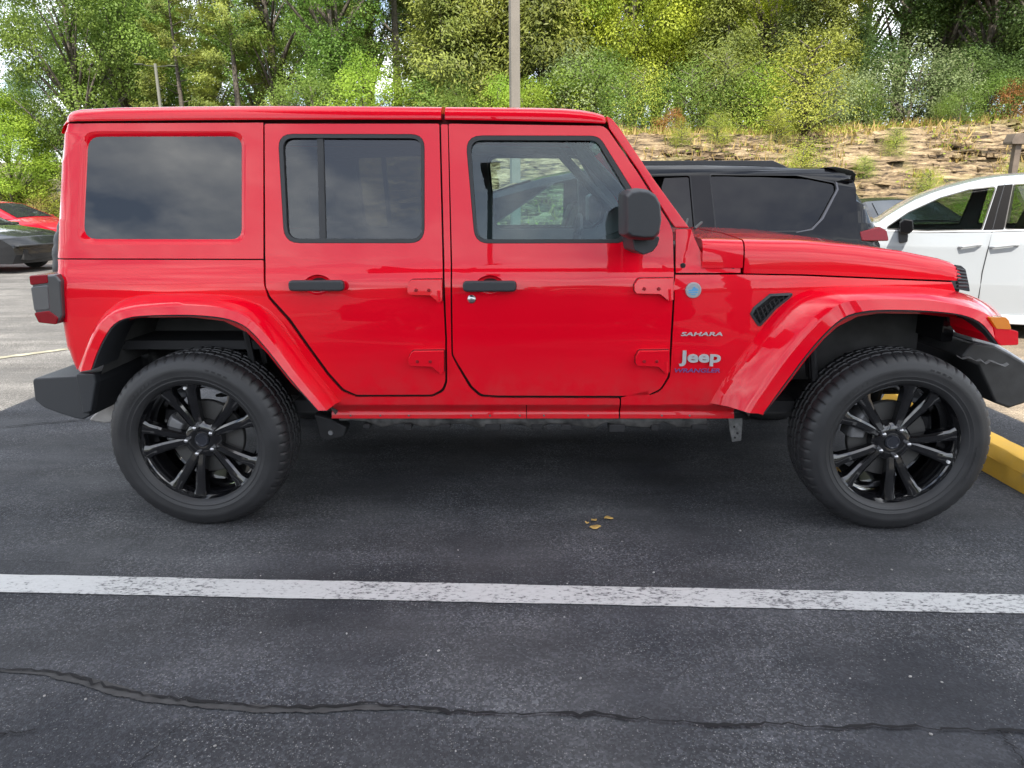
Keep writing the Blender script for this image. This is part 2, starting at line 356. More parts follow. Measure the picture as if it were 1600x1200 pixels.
poly('concrete_apron', [(SX1, 1.5), (16, 1.5), (16, 13.2), (SX1, 13.2)], .004, TANC)
# white stall line, worn
m, t, b = mat('worn_white_marking'); L = t.links
tcn = N(t, 'ShaderNodeTexCoord'); n1 = N(t, 'ShaderNodeTexNoise'); n1.inputs['Scale'].default_value = 75; n1.inputs['Detail'].default_value = 6; n1.inputs['Roughness'].default_value = .7
mp = N(t, 'ShaderNodeMapping'); mp.inputs['Scale'].default_value = (.6, 1.2, 1); L.new(tcn.outputs['Object'], mp.inputs[0]); L.new(mp.outputs[0], n1.inputs['Vector'])
n2 = N(t, 'ShaderNodeTexNoise'); n2.inputs['Scale'].default_value = 2.2; n2.inputs['Detail'].default_value = 3; L.new(tcn.outputs['Object'], n2.inputs['Vector'])
ad = N(t, 'ShaderNodeMath', operation='MULTIPLY_ADD'); ad.inputs[1].default_value = .55; L.new(n2.outputs[0], ad.inputs[0]); L.new(n1.outputs[0], ad.inputs[2])
r = N(t, 'ShaderNodeValToRGB'); e = r.color_ramp.elements; e[0].position = .66; e[0].color = (.50, .50, .49, 1); e[1].position = .93; e[1].color = (.07, .07, .075, 1)
k = e.new(.80); k.color = (.46, .46, .45, 1); k = e.new(.87); k.color = (.22, .22, .22, 1)
L.new(ad.outputs[0], r.inputs[0]); L.new(r.outputs[0], b.inputs['Base Color']); b.inputs['Roughness'].default_value = .7
bu = N(t, 'ShaderNodeBump'); bu.inputs['Strength'].default_value = .5; bu.inputs['Distance'].default_value = .003; L.new(n1.outputs[0], bu.inputs['Height']); L.new(bu.outputs[0], b.inputs['Normal'])
LINEM = m
def strip(name, pts, wid, z, m, jag=0.0, kind='structure'):
    bm = bmesh.new(); prev = None
    for i, p in enumerate(pts):
        a = pts[max(0, i-1)]; c = pts[min(len(pts)-1, i+1)]; d = Vector((c[0]-a[0], c[1]-a[1])).normalized(); n = Vector((-d.y, d.x))
        w = wid[i] if isinstance(wid, (list, tuple)) else wid
        j1, j2 = random.uniform(-jag, jag), random.uniform(-jag, jag)
        A = bm.verts.new((p[0]+n.x*(w/2+j1), p[1]+n.y*(w/2+j1), z)); B = bm.verts.new((p[0]-n.x*(w/2+j2), p[1]-n.y*(w/2+j2), z))
        if prev: bm.faces.new((prev[1], B, A, prev[0]))
        prev = (A, B)
    o = obj(name, bm, m, smooth=False, recalc=False); o['kind'] = kind
    return o
la, lb = gnd(0, 913.5), gnd(1600, 946.5)
ln = Vector((lb[0]-la[0], lb[1]-la[1])).normalized()
strip('stall_line', [(la[0]-ln.x*1.6+ln.x*.06*i, la[1]-ln.y*1.6+ln.y*.06*i) for i in range(118)], .128, .008, LINEM, jag=.0022)
YLINE = simple('faded_yellow_marking', (.27, .25, .18), .8, var=.4, vscale=6)
fa, fb = gnd(-10, 561), gnd(105, 546)
strip('lot_line', [(fa[0]*1.0+(fb[0]-fa[0])*k/12, fa[1]+(fb[1]-fa[1])*k/12) for k in range(-30, 24)], .10, .006, YLINE, jag=.012)
# cracks with their tar sealing
CRACK = simple('crack_black', (.006, .006, .007), .95)
TAR = simple('tar_band', (.044, .043, .043), .85, var=.35, vscale=30)
def wob(pts, n, a):
    o = []
    for i, p in enumerate(resample(pts, n)): o.append((p[0]+random.gauss(0, a), p[1]+random.gauss(0, a)))
    return o
cpx = [(-80, 1046), (0, 1050), (75, 1052), (130, 1063), (190, 1083), (260, 1097), (330, 1102), (420, 1108), (500, 1108), (560, 1103), (640, 1107), (720, 1116), (800, 1120), (880, 1118), (960, 1124), (1060, 1134), (1160, 1139), (1240, 1137), (1300, 1140), (1380, 1139), (1450, 1143), (1540, 1146), (1600, 1147), (1700, 1150)]
cg = [gnd(*p) for p in cpx]
cl = wob(cg, 150, .0045)
strip('crack', cl, [max(.0045, .0075+.003*math.sin(i*.37)+random.uniform(-.003, .004)) for i in range(150)], .0115, CRACK, jag=.0016)
tb = resample([gnd(*p) for p in [(-80, 1049), (0, 1051), (75, 1055), (130, 1066), (190, 1084), (260, 1099), (330, 1106), (420, 1112), (500, 1112), (560, 1108), (640, 1110), (700, 1114)]], 200)
strip('tar_band', tb, [.010+.030*math.exp(-((i-68)/26)**2)+.018*math.exp(-((i-142)/40)**2)+random.uniform(-.002, .002)+.006*math.sin(i*.23)*math.sin(i*.071+1) for i in range(200)], .008, TAR, jag=.0025)
for pts, w in (([(300, 1122), (270, 1150), (235, 1180), (200, 1205)], .003), ([(-20, 1158), (25, 1150), (55, 1146)], .006), ([(1560, 1146), (1580, 1170), (1598, 1200)], .005), ([(-20, 672), (60, 664), (140, 657)], .012), ([(0, 880), (110, 884)], .002)):
    q = wob([gnd(*p) for p in pts], 26, .004); strip('crack', q, [w*random.uniform(.4, 1.3) for _ in q], .0115, CRACK, jag=.001)
# loose pebbles
bm = bmesh.new()
for i in range(60):
    u, v = random.uniform(0, 1600), random.uniform(830, 1200)
    x, y = gnd(u, v); r_ = random.uniform(.0018, .0045)
    M_ = Matrix.Translation((x, y, .004+r_*.6)) @ Matrix.Rotation(random.uniform(0, 6), 4, 'Z') @ Matrix.Diagonal((r_*random.uniform(.8, 1.6), r_, r_*.8, 1))
    bmesh.ops.create_icosphere(bm, subdivisions=1, radius=1, matrix=M_)
o = obj('loose_pebbles', bm, simple('pebble', (.30, .29, .275), .8, var=.4, vscale=30)); tag(o, 'small pale pebbles scattered over the dark asphalt', 'pebbles', kind='stuff')
# fallen leaves beside the front wheel
LEAF_F = simple('dry_leaf', (.62, .40, .12), .7, var=.25, vscale=40)
for i, (u, v, a, ln_, lab) in enumerate(((951, 813, .1, .042, 'curled dry yellow leaf on the asphalt, the farthest right of the cluster'), (928, 816, .6, .030, 'small pale dry leaf on the asphalt at the top left of the cluster'), (917, 820, -.4, .016, 'tiny dry leaf scrap on the asphalt at the left end of the cluster'), (930, 827, .0, .050, 'largest dry yellow leaf on the asphalt, nearest the white stall line'))):
    x, y = gnd(u, v); bm = bmesh.new(); rows = []
    for k in range(9):
        t_ = k/8; w_ = ln_*.36*math.sin(math.pi*min(1, t_*1.02))**.7
        rows.append([bm.verts.new(((t_-.5)*ln_, s_*w_, .006+abs(s_)*.004+.003*math.sin(t_*5+i))) for s_ in (-1, 0, 1)])
    for A, B in zip(rows, rows[1:]):
        for k in range(2): bm.faces.new((A[k], B[k], B[k+1], A[k+1]))
    o = obj('fallen_leaf', bm, LEAF_F, recalc=False); o.location = (x, y, .004); o.rotation_euler = (0, 0, a); tag(o, lab, 'leaf', 'dry leaves on the asphalt')
    s_ = o.modifiers.new('solid', 'SOLIDIFY'); s_.thickness = .0012
# ------------------------------------------------------------------ wheel stop
m, t, b = mat('chipped_yellow_concrete'); L = t.links
tcn = N(t, 'ShaderNodeTexCoord'); n1 = N(t, 'ShaderNodeTexNoise'); n1.inputs['Scale'].default_value = 9; n1.inputs['Detail'].default_value = 9; n1.inputs['Roughness'].default_value = .7; L.new(tcn.outputs['Object'], n1.inputs['Vector'])
r = N(t, 'ShaderNodeValToRGB'); e = r.color_ramp.elements; e[0].position = .40; e[0].color = (.80, .46, .055, 1); e[1].position = .74; e[1].color = (.36, .30, .2, 1); k = e.new(.62); k.color = (.74, .43, .07, 1)
L.new(n1.outputs[0], r.inputs[0]); L.new(r.outputs[0], b.inputs['Base Color']); b.inputs['Roughness'].default_value = .75
bu = N(t, 'ShaderNodeBump'); bu.inputs['Strength'].default_value = .4; bu.inputs['Distance'].default_value = .006; L.new(n1.outputs[0], bu.inputs['Height']); L.new(bu.outputs[0], b.inputs['Normal'])
YCON = m
bm = bmesh.new()
prof = rnd([(-.105, 0), (-.09, .085), (-.062, .145), (.062, .145), (.09, .085), (.105, 0)], [.0, .01, .015, .015, .01, 0], 3)
for i in range(25): pass
ring = []
for i in range(31):
    y = -.95+1.9*i/30
    e_ = .985 if i in (0, 30) else 1
    ring.append([bm.verts.new((px_*e_+random.gauss(0, .0012), y, pz_*e_+random.gauss(0, .0012))) for px_, pz_ in prof])
for A, B in zip(ring, ring[1:]):
    for k in range(len(prof)-1): bm.faces.new((A[k], A[k+1], B[k+1], B[k]))
bm.faces.new(ring[0]); bm.faces.new(ring[-1])
o = obj('wheel_stop', bm, YCON, sharp=30); o.location = (2.60, 3.75, .004); o.rotation_euler = (0, 0, R(-.5))
tag(o, 'chipped yellow painted concrete wheel stop in front of the red car', 'wheel stop')
# ------------------------------------------------------------------ added unseen canopy (behind and above the camera; shaped to shade the stall)
cn = empty('shade_canopy', (-.155, -1.7, 0)); tag(cn, 'unseen gabled canopy on two posts, added to shade the parking stall', 'canopy')
CANM = simple('canopy_metal', (.12, .12, .125), .6)
bm = bmesh.new()
prism(bm, [(-3.445, 8.0), (0, 9.5), (3.445, 8.0), (3.445, 7.7), (-3.445, 7.7)], lambda x, z: Vector((x, -5.2, z)), lambda x, z: Vector((x, 2.9, z)))
obj('roof', bm, CANM, cn, smooth=False)
for x in (3.25,):
    for y in (-4.6, -.6):
        bm = bmesh.new(); bx(bm, x-.11, x+.11, y-.11, y+.11, 0.004, 7.7); obj('post', bm, CANM, cn, bevel=.01)
# added unseen ridge behind the viewer, a dark horizon mirrored in the paint
bm = bmesh.new(); pr = None
for i in range(60):
    x = -220+440*i/59; h = 9+3*math.sin(i*.7)+2*math.sin(i*1.9+1)
    a = [bm.verts.new((x, -75, -.5)), bm.verts.new((x, -82, h*.8)), bm.verts.new((x, -95, h)), bm.verts.new((x, -130, -.5))]
    if pr:
        for k in range(3): bm.faces.new((pr[k], a[k], a[k+1], pr[k+1]))
    pr = a
o = obj('mirror_ridge', bm, simple('ridge_dark_green', (.035, .05, .02), .9, var=.4, vscale=.3)); o['kind'] = 'structure'
# ================================================================== the red four-door off-road car
J = empty('off_road_car', (TX, TY, .004), YAW)
tag(J, 'bright red four door off-road car with hard top and black wheels', 'car')
_re = [P(79, 405), P(79, 440), P(87.5, 508), P(94.5, 547), P(108, 579)]
_up_ = [P(81.4, 340), P(85.3, 261), P(90, 207), P(101, 180)]
def xr(z):
    pts = sorted([(q[1], q[0]) for q in _re+_up_])
    if z <= pts[0][0]: return pts[0][1]
    for (a, b), (c, d) in zip(pts, pts[1:]):
        if z <= c: return b+(d-b)*(z-a)/(c-a)
    return pts[-1][1]
def yf(off=0.0):
    def f(x, z):
        w = hw(x, z)+off; d = x-xr(z); r = .07
        if d < r: d = max(0, d); w -= r-math.sqrt(max(0, r*r-(r-d)**2))
        return w
    return f
ZS = [.5, .6, .7, .8, .88, .95, 1.0, 1.04, 1.06, 1.08, 1.095, 1.11, 1.125, 1.14, 1.16, 1.18, 1.22, 1.35, 1.5, 1.65]
XS = [-2.14, -2.13, -2.12, -2.105, -2.09, -2.075, -2.06, -2.04]+[-1.9+.2*i for i in range(20)]
def both(name, outer, holes, off, thick, m, parent, bevel=.004, zs=ZS, xs=XS):
    obj(name, sheet(outer, holes, yf(off), thick, zs, xs, 1), m, parent, bevel, 3)
    return obj(name, sheet(outer, holes, yf(off), thick, zs, xs, -1), m, parent, bevel, 3)
def one(name, outer, holes, off, thick, m, parent, bevel=.003, side=-1, zs=ZS, xs=XS):
    return obj(name, sheet(outer, holes, yf(off), thick, zs, xs, side), m, parent, bevel, 2, smooth=name not in ('window', 'quarter_window'))
def rpx(pts, r, n=6): return PX(rnd(pts, r, n))
ARCH_R = [(515, 652), (497, 641), (455, 600), (420, 556), (385, 520), (350, 503), (297, 497), (217, 498), (190, 505), (172, 520), (155, 550), (143, 579)]
ARCH_F = [(1515, 500), (1437, 492), (1372, 491), (1340, 496), (1308, 512), (1288, 530), (1262, 560), (1226, 608), (1192, 650)]
Q_OUT = rnd([(127, 206.5), (384, 206.5), (384, 384), (119, 384)], [26, 24, 24, 26]); Q_GL = rnd([(136, 215), (376, 214.5), (376, 375.5), (128.6, 375)], [20, 17, 17, 20])
RD_OUT = rnd([(434, 210.5), (663.5, 211), (663.5, 381.5), (444, 381.5)], [22, 22, 24, 26]); RD_GL = rnd([(441.5, 217), (657.5, 217.5), (659, 375), (449.5, 374.7)], [17, 16, 18, 20])
FD_OUT = rnd([(727, 213), (936, 213.5), (1001, 318), (992, 366), (968, 381.5), (742, 382)], [24, 24, 12, 10, 15, 24]); FD_GL = rnd([(734.5, 220.5), (932, 221), (991, 319), (983, 362), (964, 375.5), (746, 375.7)], [18, 18, 10, 8, 10, 18])
# ---- tub with rocker and centre pillar
tub = soft([(79, 407.0), (411.3, 408.0), (412.3, 446), (419, 468), (450, 503), (510.5, 587), (534, 613), (557, 622), (676, 621.5), (694, 613), (699, 598), (698.6, 531), (694.6, 426), (689, 196), (699.6, 196), (704.2, 426), (705.3, 556), (713.3, 572), (733.8, 607), (749.6, 621.5), (780, 623.4), (968.3, 624), (968.3, 634), (515, 634)])
tub = [p for p in tub]+ARCH_R[1:]+[(108.5, 580), (103, 571), (94.5, 547), (87.5, 508), (80, 450)]
both('body', PX(tub), [], 0, .012, RED, J, .004)
# rocker: turned-under lower band and pinch flange, with the seams the photo shows
for u0, u1 in ((515, 822), (823.2, 968.3)):
    for s in (-1, 1):
        bm = bmesh.new(); rows = []
        for k in range(9):
            u = u0+(u1-u0)*k/8; sec = []
            for v, off in ((633, .001), (635, -.003), (640, -.016), (645, -.034), (648, -.040), (649.5, -.036), (658.6, -.034), (659.4, -.04), (659.4, -.08)):
                x, z = P(u, v, 0); sec.append(bm.verts.new((x, s*(hw(x, z)+off), z)))
            rows.append(sec)
        for A, B in zip(rows, rows[1:]):
            for i in range(len(A)-1): bm.faces.new((A[i], B[i], B[i+1], A[i+1]))
        obj('rocker_sill', bm, RED, J, sharp=60)
for s in (-1,):
    for u in (545, 592, 637, 735, 765, 812, 850, 920, 1036, 1080):
        x, z = P(u, 654, 0); bm = bmesh.new(); lathe(bm, [(0, -.004), (.0045, -.003), (.0045, .002)], 8, -(hw(x, z)-.034), x, z); obj('rocker_clip', bm, DIRTY, J)
# dark inner shell that closes the gaps
shell = [(86, 215), (96, 197), (945, 201), (1000, 285), (1049, 362), (1057, 432), (1140, 440), (1170, 560), (1146, 628), (521, 628), (514, 640)]+ARCH_R[1:]+[(112, 574), (98, 545), (91, 508), (84, 440)]
for s_, m_ in ((-1, simple('seam_dark_red', (.022, .003, .004), .8)), (1, simple('cabin_trim_grey', (.15, .165, .175), .7))):
    one('inner_body', PX(shell), [PX(shrink(Q_OUT, 2)), PX(shrink(RD_OUT, 2)), PX(shrink(FD_OUT, 2))], -.022, .05, m_, J, 0, s_)
# ---- hard top
ht = [(79.3, 405.0), (81.4, 340), (85.3, 261), (89.8, 208), (94, 194.5), (411.2, 193.3), (411.4, 405.8)]
def ring(bm, A, B, oA, oB, side=-1):
    a = [bm.verts.new((x, side*(hw(x, z)+oA), z)) for x, z in A]; b = [bm.verts.new((x, side*(hw(x, z)+oB), z)) for x, z in B]; n = len(a)
    for i in range(n): bm.faces.new((a[i], a[(i+1) % n], b[(i+1) % n], b[i]))
HT = one('hardtop', PX(ht), [PX(Q_OUT)], 0, .006, RED, J, .003, -1); one('hardtop', PX(ht), [PX(Q_OUT)], 0, .006, RED, J, .003, 1)
for s in (-1, 1):
    bm = bmesh.new()
    mid = [(a[0]*.45+b[0]*.55, a[1]*.45+b[1]*.55) for a, b in zip(Q_OUT, Q_GL)]
    ring(bm, PX(Q_OUT), PX(mid), -.0005, -.004, s); ring(bm, PX(mid), PX(Q_GL), -.004, -.013, s)
    bmesh.ops.remove_doubles(bm, verts=bm.verts, dist=1e-5)
    obj('window_surround', bm, RED, HT, sharp=75)
for s in (-1, 1): one('quarter_window', PX(shrink(Q_GL, -2)), [], -.0125, .004, G_DARK, HT, 0, s, zs=[], xs=[])
# rear wall of tub and top
bm = bmesh.new()
zz_ = [.78, .9, 1.0, 1.1, 1.18, 1.35, 1.55, 1.70]
for a, b in zip(zz_, zz_[1:]):
    vs = [bm.verts.new((xr(z)+.002, y, z)) for z, y in ((a, -(hw(-2.1, a)-.068)), (b, -(hw(-2.1, b)-.068)), (b, hw(-2.1, b)-.068), (a, hw(-2.1, a)-.068))]; bm.faces.new(vs)
obj('tailgate', bm, RED, J, smooth=False)
bm = bmesh.new(); vs = [bm.verts.new((xr(z)-.004, y, z)) for z, y in ((1.25, -.55), (1.66, -.50), (1.66, .50), (1.25, .55))]; bm.faces.new(vs); obj('rear_window', bm, G_BLACK, J, smooth=False)
def roofpart(name, top, gut, parent, u_end=None):
    bm = bmesh.new(); rows = []
    for (u, v), (u2, vg) in zip(top, gut):
        x, ze = P(u, v, -.035); x2, zg = P(u2, vg, 0); zg = min(zg, ze-.004); f = yf()
        w = f(x, zg); h = ze-zg
        sec = [(w-.03, zg+.002), (w+.006, zg), (w+.008, zg+.15*h), (w+.002, zg+.5*h), (w-.012, zg+.78*h), (w-.032, zg+.94*h), (w-.055, ze), (w-.12, ze+.006), (w-.3, ze+.014), (0, ze+.018)]
        sec = sec+[(-y, z) for y, z in sec[-2::-1]]
        rows.append([bm.verts.new((x, -y, z)) for y, z in sec])
    for A, B in zip(rows, rows[1:]):
        for i in range(len(A)-1): bm.faces.new((A[i], B[i], B[i+1], A[i+1]))
    bm.faces.new(rows[0]); bm.faces.new(rows[-1])
    return obj(name, bm, RED, parent, sharp=50)
roofpart('roof', [(90, 204), (93, 191.5), (97, 184.5), (102, 179.5), (108, 176.3), (116, 174), (130, 172), (184, 169.2), (300, 167.6), (420, 166.8), (560, 167.2), (691, 168.4)],
         [(90, 208), (93, 197), (97, 193), (102, 192), (108, 191.5), (116, 191.3), (130, 191), (184, 190.5), (300, 189.5), (420, 188.7), (560, 188.4), (691, 188.8)], HT)
roofpart('front_roof_panel', [(697, 168.5), (770, 169), (837, 169.6), (880, 170.8), (905, 172.8), (925, 176), (937, 179.3), (942.5, 181.3), (944.5, 184)],
         [(697, 188.8), (770, 190), (837, 191.4), (880, 192.6), (905, 193.3), (925, 194), (937, 194.6), (942.5, 195), (944.5, 195.2)], J)
bm = bmesh.new(); a, b = P(691, 187), P(697, 171); bx(bm, a[0]-.004, b[0]+.004, -.56, .56, a[1]-.02, b[1]-.012); obj('roof_seal', bm, RUBBERT, J)
bm = bmesh.new(); a, b = P(100, 191.5, -.02), P(945, 198, -.02)
for s in (-1, 1):
    vs = [bm.verts.new(q) for q in ((a[0], s*.60, a[1]-.01), (b[0], s*.60, b[1]-.01), (b[0], s*.60, b[1]+.03), (a[0], s*.60, a[1]+.03))]; bm.faces.new(vs)
obj('roof_rail_shade', bm, simple('shade_red', (.12, .002, .006), .6), J, smooth=False)  # dark red strip colours in the shadow below the roof rail
# ---- doors
HINGE_SHADE = simple('hinge_shade_dark', (.05, .002, .004), .7); BOLTR = simple('bolt_dark_red', (.26, .002, .008), .4)
def cup_pts(u, v, ru, rv, n=24): return [(u+ru*math.cos(2*math.pi*k/n), v+rv*math.sin(2*math.pi*k/n)*(1 if True else 1)) for k in range(n)]
def door(name, poly_, frame, glass_px, gm, handle, hinges, lock, side, div=None):
    holes = [PX(frame)]; cup = cup_pts((handle[0]+handle[1])/2, handle[2]-.5, 22, 16)
    holes.append(PX(cup))
    D = obj(name, sheet(PX(shrink(soft(poly_), -.9)), holes, yf(0), .012, ZS, XS, side), RED, J, .004, 3)
    bm = bmesh.new(); prev = None                                  # dish behind the handle
    rows = []
    for k, (sc, o_) in enumerate(((1.0, -.001), (.95, -.010), (.8, -.019), (.5, -.025))):
        rows.append([bm.verts.new((x, side*(hw(x, z)+o_), z)) for x, z in PX(cup_pts((handle[0]+handle[1])/2, handle[2]-.5, 22*sc, 16*sc))])
    for A, B in zip(rows, rows[1:]):
        for i in range(len(A)): bm.faces.new((A[i], A[(i+1) % len(A)], B[(i+1) % len(A)], B[i]))
    bm.faces.new(rows[-1]); obj('handle_cup', bm, RED, D, sharp=60)
    one('window_frame', PX(shrink(frame, .6)), [PX(glass_px)], .001, .022, RUBBERT, D, .004, side, zs=[1.3, 1.45, 1.6])
    G = one('window', PX(shrink(glass_px, -2)), [], -.014, .004, gm, D, 0, side, zs=[], xs=[])
    if div: one('division_bar', PX(div), [], -.006, .02, RUBBERT, D, .002, side, zs=[1.3, 1.45, 1.6])
    u0, u1, v = handle; (x0, z0), (x1, z1) = P(u0, v+8.6, .02), P(u1, v-8.6, .02)
    bm = bmesh.new(); w = hw((x0+x1)/2, (z0+z1)/2)
    prism(bm, rnd([(x0, z0), (x1, z0), (x1, z1), (x0, z1)], .018, 5), lambda a, b: Vector((a, side*(w+.050), b)), lambda a, b: Vector((a, side*(w+.018), b)))
    for xa in (x0+.006, x1-.05): bx(bm, xa, xa+.044, side*(w-.002), side*(w+.03), z0+.008, z1-.008)
    obj('door_handle', bm, BPLAST, D, .008, 3)
    if lock:
        x, z = P(*lock); bm = bmesh.new(); w2 = hw(x, z); lathe(bm, [(0, -.010), (.006, -.011), (.012, -.009), (.018, -.003), (.019, .004)], 24, 0, x, z)
        for v_ in bm.verts: v_.co.y = v_.co.y*(-side)+side*w2
        obj('lock', bm, STEEL, D)
    for (u0, v0, u1, v1) in hinges:
        W_, H_ = u1-u0, v1-v0
        pl = rnd([(u0, v0+.30*H_), (u0+.10*W_, v0+.02*H_), (u1, v0), (u1, v1-.02*H_), (u0+.84*W_, v1-.03*H_), (u0+.66*W_, v0+.72*H_), (u0+.06*W_, v0+.70*H_), (u0, v0+.58*H_)], [3, 5, 1, 1, 3, 4, 4, 3], 3)
        q = PX(pl); bm = bmesh.new(); prism(bm, q, lambda a, b: Vector((a, side*(hw(a, b)+.027), b)), lambda a, b: Vector((a, side*(hw(a, b)-.002), b)))
        hg = obj('hinge', bm, RED, D, .005, 2, smooth=False)
        q2 = PX(shrink(pl, -.8)); bm = bmesh.new(); prism(bm, q2, lambda a, b: Vector((a, side*(hw(a, b)+.003), b)), lambda a, b: Vector((a, side*(hw(a, b)-.003), b))); obj('hinge_shade', bm, HINGE_SHADE, hg, smooth=False)  # painted contact shadow: dark outline plate under each hinge
        bm = bmesh.new(); xa, za = P(u1-.10*W_, v0+.5*H_); xb, zb = P(u1-.09*W_, v1+.02*H_)
        tube(bm, [(xa, side*(hw(xa, za)+.020), za), (xb, side*(hw(xb, zb)+.020), zb)], .0095, 12); obj('hinge_pin', bm, RED, hg)
        for f in (.25, .62):
            xa, za = P(u0+f*W_, v0+.48*H_); bm = bmesh.new(); lathe(bm, [(0, -.004), (.006, -.0035), (.0075, 0), (.0075, .004)], 14, 0, xa, za)
            for v_ in bm.verts: v_.co.y = v_.co.y*(-side)+side*(hw(xa, za)+.0275)
            obj('hinge_bolt', bm, BOLTR, hg)
    return D
RD = [(414.6, 195.8), (685.3, 195.8), (690.6, 426), (694.6, 531), (694.8, 597), (690, 609), (675, 617), (557.5, 617.3), (537.8, 608.5), (514.8, 583), (454.5, 498.5), (423.3, 464.3), (416.6, 449), (415.6, 400)]
FD = [(702, 195.8), (941, 199.2), (948.5, 204.5), (993.2, 268.5), (1029, 325.5), (1044.6, 350), (1050.4, 365), (1052, 426), (1048, 505), (1043, 588.5), (1030.7, 608.5), (1010, 618.3), (969, 618.9), (780, 618.4), (752.8, 616.8), (738, 603.5), (717, 569.7), (708.8, 555), (707.6, 426)]
for side in (-1, 1):
    door('rear_door', RD, RD_OUT, RD_GL, G_MID, (454, 539, 447), [(638, 437, 692, 472), (640, 548, 694.5, 582)], None, side, [(494.5, 214), (504.5, 214), (508.6, 378), (498.4, 378)])
    door('front_door', FD, FD_OUT, FD_GL, G_LIGHT, (724, 807, 448), [(990, 435, 1050.5, 470), (992, 547.5, 1044.5, 582)], (736.8, 468.8), side)
# ---- front side panel (fender) with vent, badges
VENT = rnd([(1172.5, 492), (1178, 482), (1203, 461.5), (1239, 460), (1231, 468), (1212, 483), (1186, 512)], [2, 3, 4, 3, 3, 2, 4], 3)
fend = [(1055.6, 431), (1157.5, 430.6), (1251, 432.5), (1367, 437.5), (1487, 442.5), (1492, 455), (1505, 480)]+ARCH_F+[(1145, 634), (970.4, 634), (970.4, 623)]+rnd([(1011, 622.2), (1033, 612), (1047, 590.5), (1052.3, 505), (1055.6, 440)], 14, 4)
FE = both('fender', PX(fend), [PX(VENT)], 0, .010, RED, J, .004)
for s in (-1, 1):
    bm = bmesh.new(); rows = []
    for k in range(7):
        u = 970.4+(1150-970.4)*k/6; sec = []
        for v, off in ((633, .001), (635, -.003), (640, -.016), (645, -.034), (648, -.040), (649.5, -.036), (658.6, -.034), (659.4, -.04), (659.4, -.08)):
            x, z = P(u, v, 0); sec.append(bm.verts.new((x, s*(hw(x, z)+off), z)))
        rows.append(sec)
    for A, B in zip(rows, rows[1:]):
        for i in range(len(A)-1): bm.faces.new((A[i], B[i], B[i+1], A[i+1]))
    obj('rocker_sill', bm, RED, J, sharp=60)
for s in (-1, 1):
    bm = bmesh.new(); A = PX(shrink(VENT, -1.2)); B = PX(shrink(VENT, 2.6)); n = len(A)
    va = [bm.verts.new((x, s*(hw(x, z)+.004), z)) for x, z in A]; vb = [bm.verts.new((x, s*(hw(x, z)+.006), z)) for x, z in B]; vc = [bm.verts.new((x, s*(hw(x, z)-.02), z)) for x, z in B]; vd = [bm.verts.new((x, s*(hw(x, z)-.004), z)) for x, z in A]
    for i in range(n):
        j = (i+1) % n; bm.faces.new((va[i], va[j], vb[j], vb[i])); bm.faces.new((vb[i], vb[j], vc[j], vc[i])); bm.faces.new((va[i], va[j], vd[j], vd[i]))
    VT = obj('fender_vent', bm, BPLAST, FE, sharp=40)
    bm = bmesh.new(); bm.faces.new([bm.verts.new((x, s*(hw(x, z)-.018), z)) for x, z in PX(VENT)])
    # louvre bars across the vent
    for k in range(7):
        f = (k+.7)/7.6
        p0 = (1177+(1229-1177)*f, 487+(463-487)*f); p1 = (1186+(1231-1186)*f, 508+(465-508)*f)
        a, b = P(*p0), P(*p1)
        tube(bm, [(a[0], s*(hw(*a)-.006), a[1]), (b[0], s*(hw(*b)-.006), b[1])], .0045, 6)
    for f in (.33, .66):
        a = P(1173+f*12, 492+f*18); b = P(1206+f*30, 463+f*2); tube(bm, [(a[0], s*(hw(*a)-.008), a[1]), (b[0], s*(hw(*b)-.008), b[1])], .003, 6)
    obj('vent_grille', bm, UNDER, VT, sharp=30)
def lettering(name, body, u0, v0, u1, v1, m, ext, shear=0.0, bold=0.0):
    (x0, z0), (x1, z1) = P(u0, v1), P(u1, v0); w = max(hw(x0, z0), hw(x0, z1))
    text(name, body, m, FE, (x0, -(w+.0005), z0), x1-x0, z1-z0, ext, shear, bold)
lettering('lettering', 'Jeep', 1060, 548, 1125.5, 573, CHROME, .006, 0, .03)
lettering('lettering', 'SAHARA', 1063.5, 519.3, 1128, 526.2, CHROME, .005, .18, .02)
lettering('lettering', 'WRANGLER', 1053.5, 576, 1124, 583.2, PURPLE, .003, .18, .015)
x, z = P(1083, 455); w = hw(x, z)
bm = bmesh.new(); lathe(bm, [(0, -.005), (.026, -.005), (.027, -.0065), (.032, -.006), (.034, 0)], 40, -w, x, z); BD = obj('round_badge', bm, SILVER, FE)
bm = bmesh.new()
for pl in ([(-.024, -.002), (-.016, .004), (-.010, .001), (-.002, .012), (.004, .017), (.010, .008), (.014, .010), (.023, .000), (.014, -.003), (-.012, -.004)], [(-.022, -.007), (.020, -.006), (.017, -.011), (-.018, -.012)], [(-.012, -.015), (.012, -.015), (.008, -.019), (-.008, -.019)]):
    prism(bm, pl, lambda a, b: Vector((x+a, -w-.0066, z+b)), lambda a, b: Vector((x+a, -w-.004, z+b)))
obj('badge_emblem', bm, BLUEB, BD)
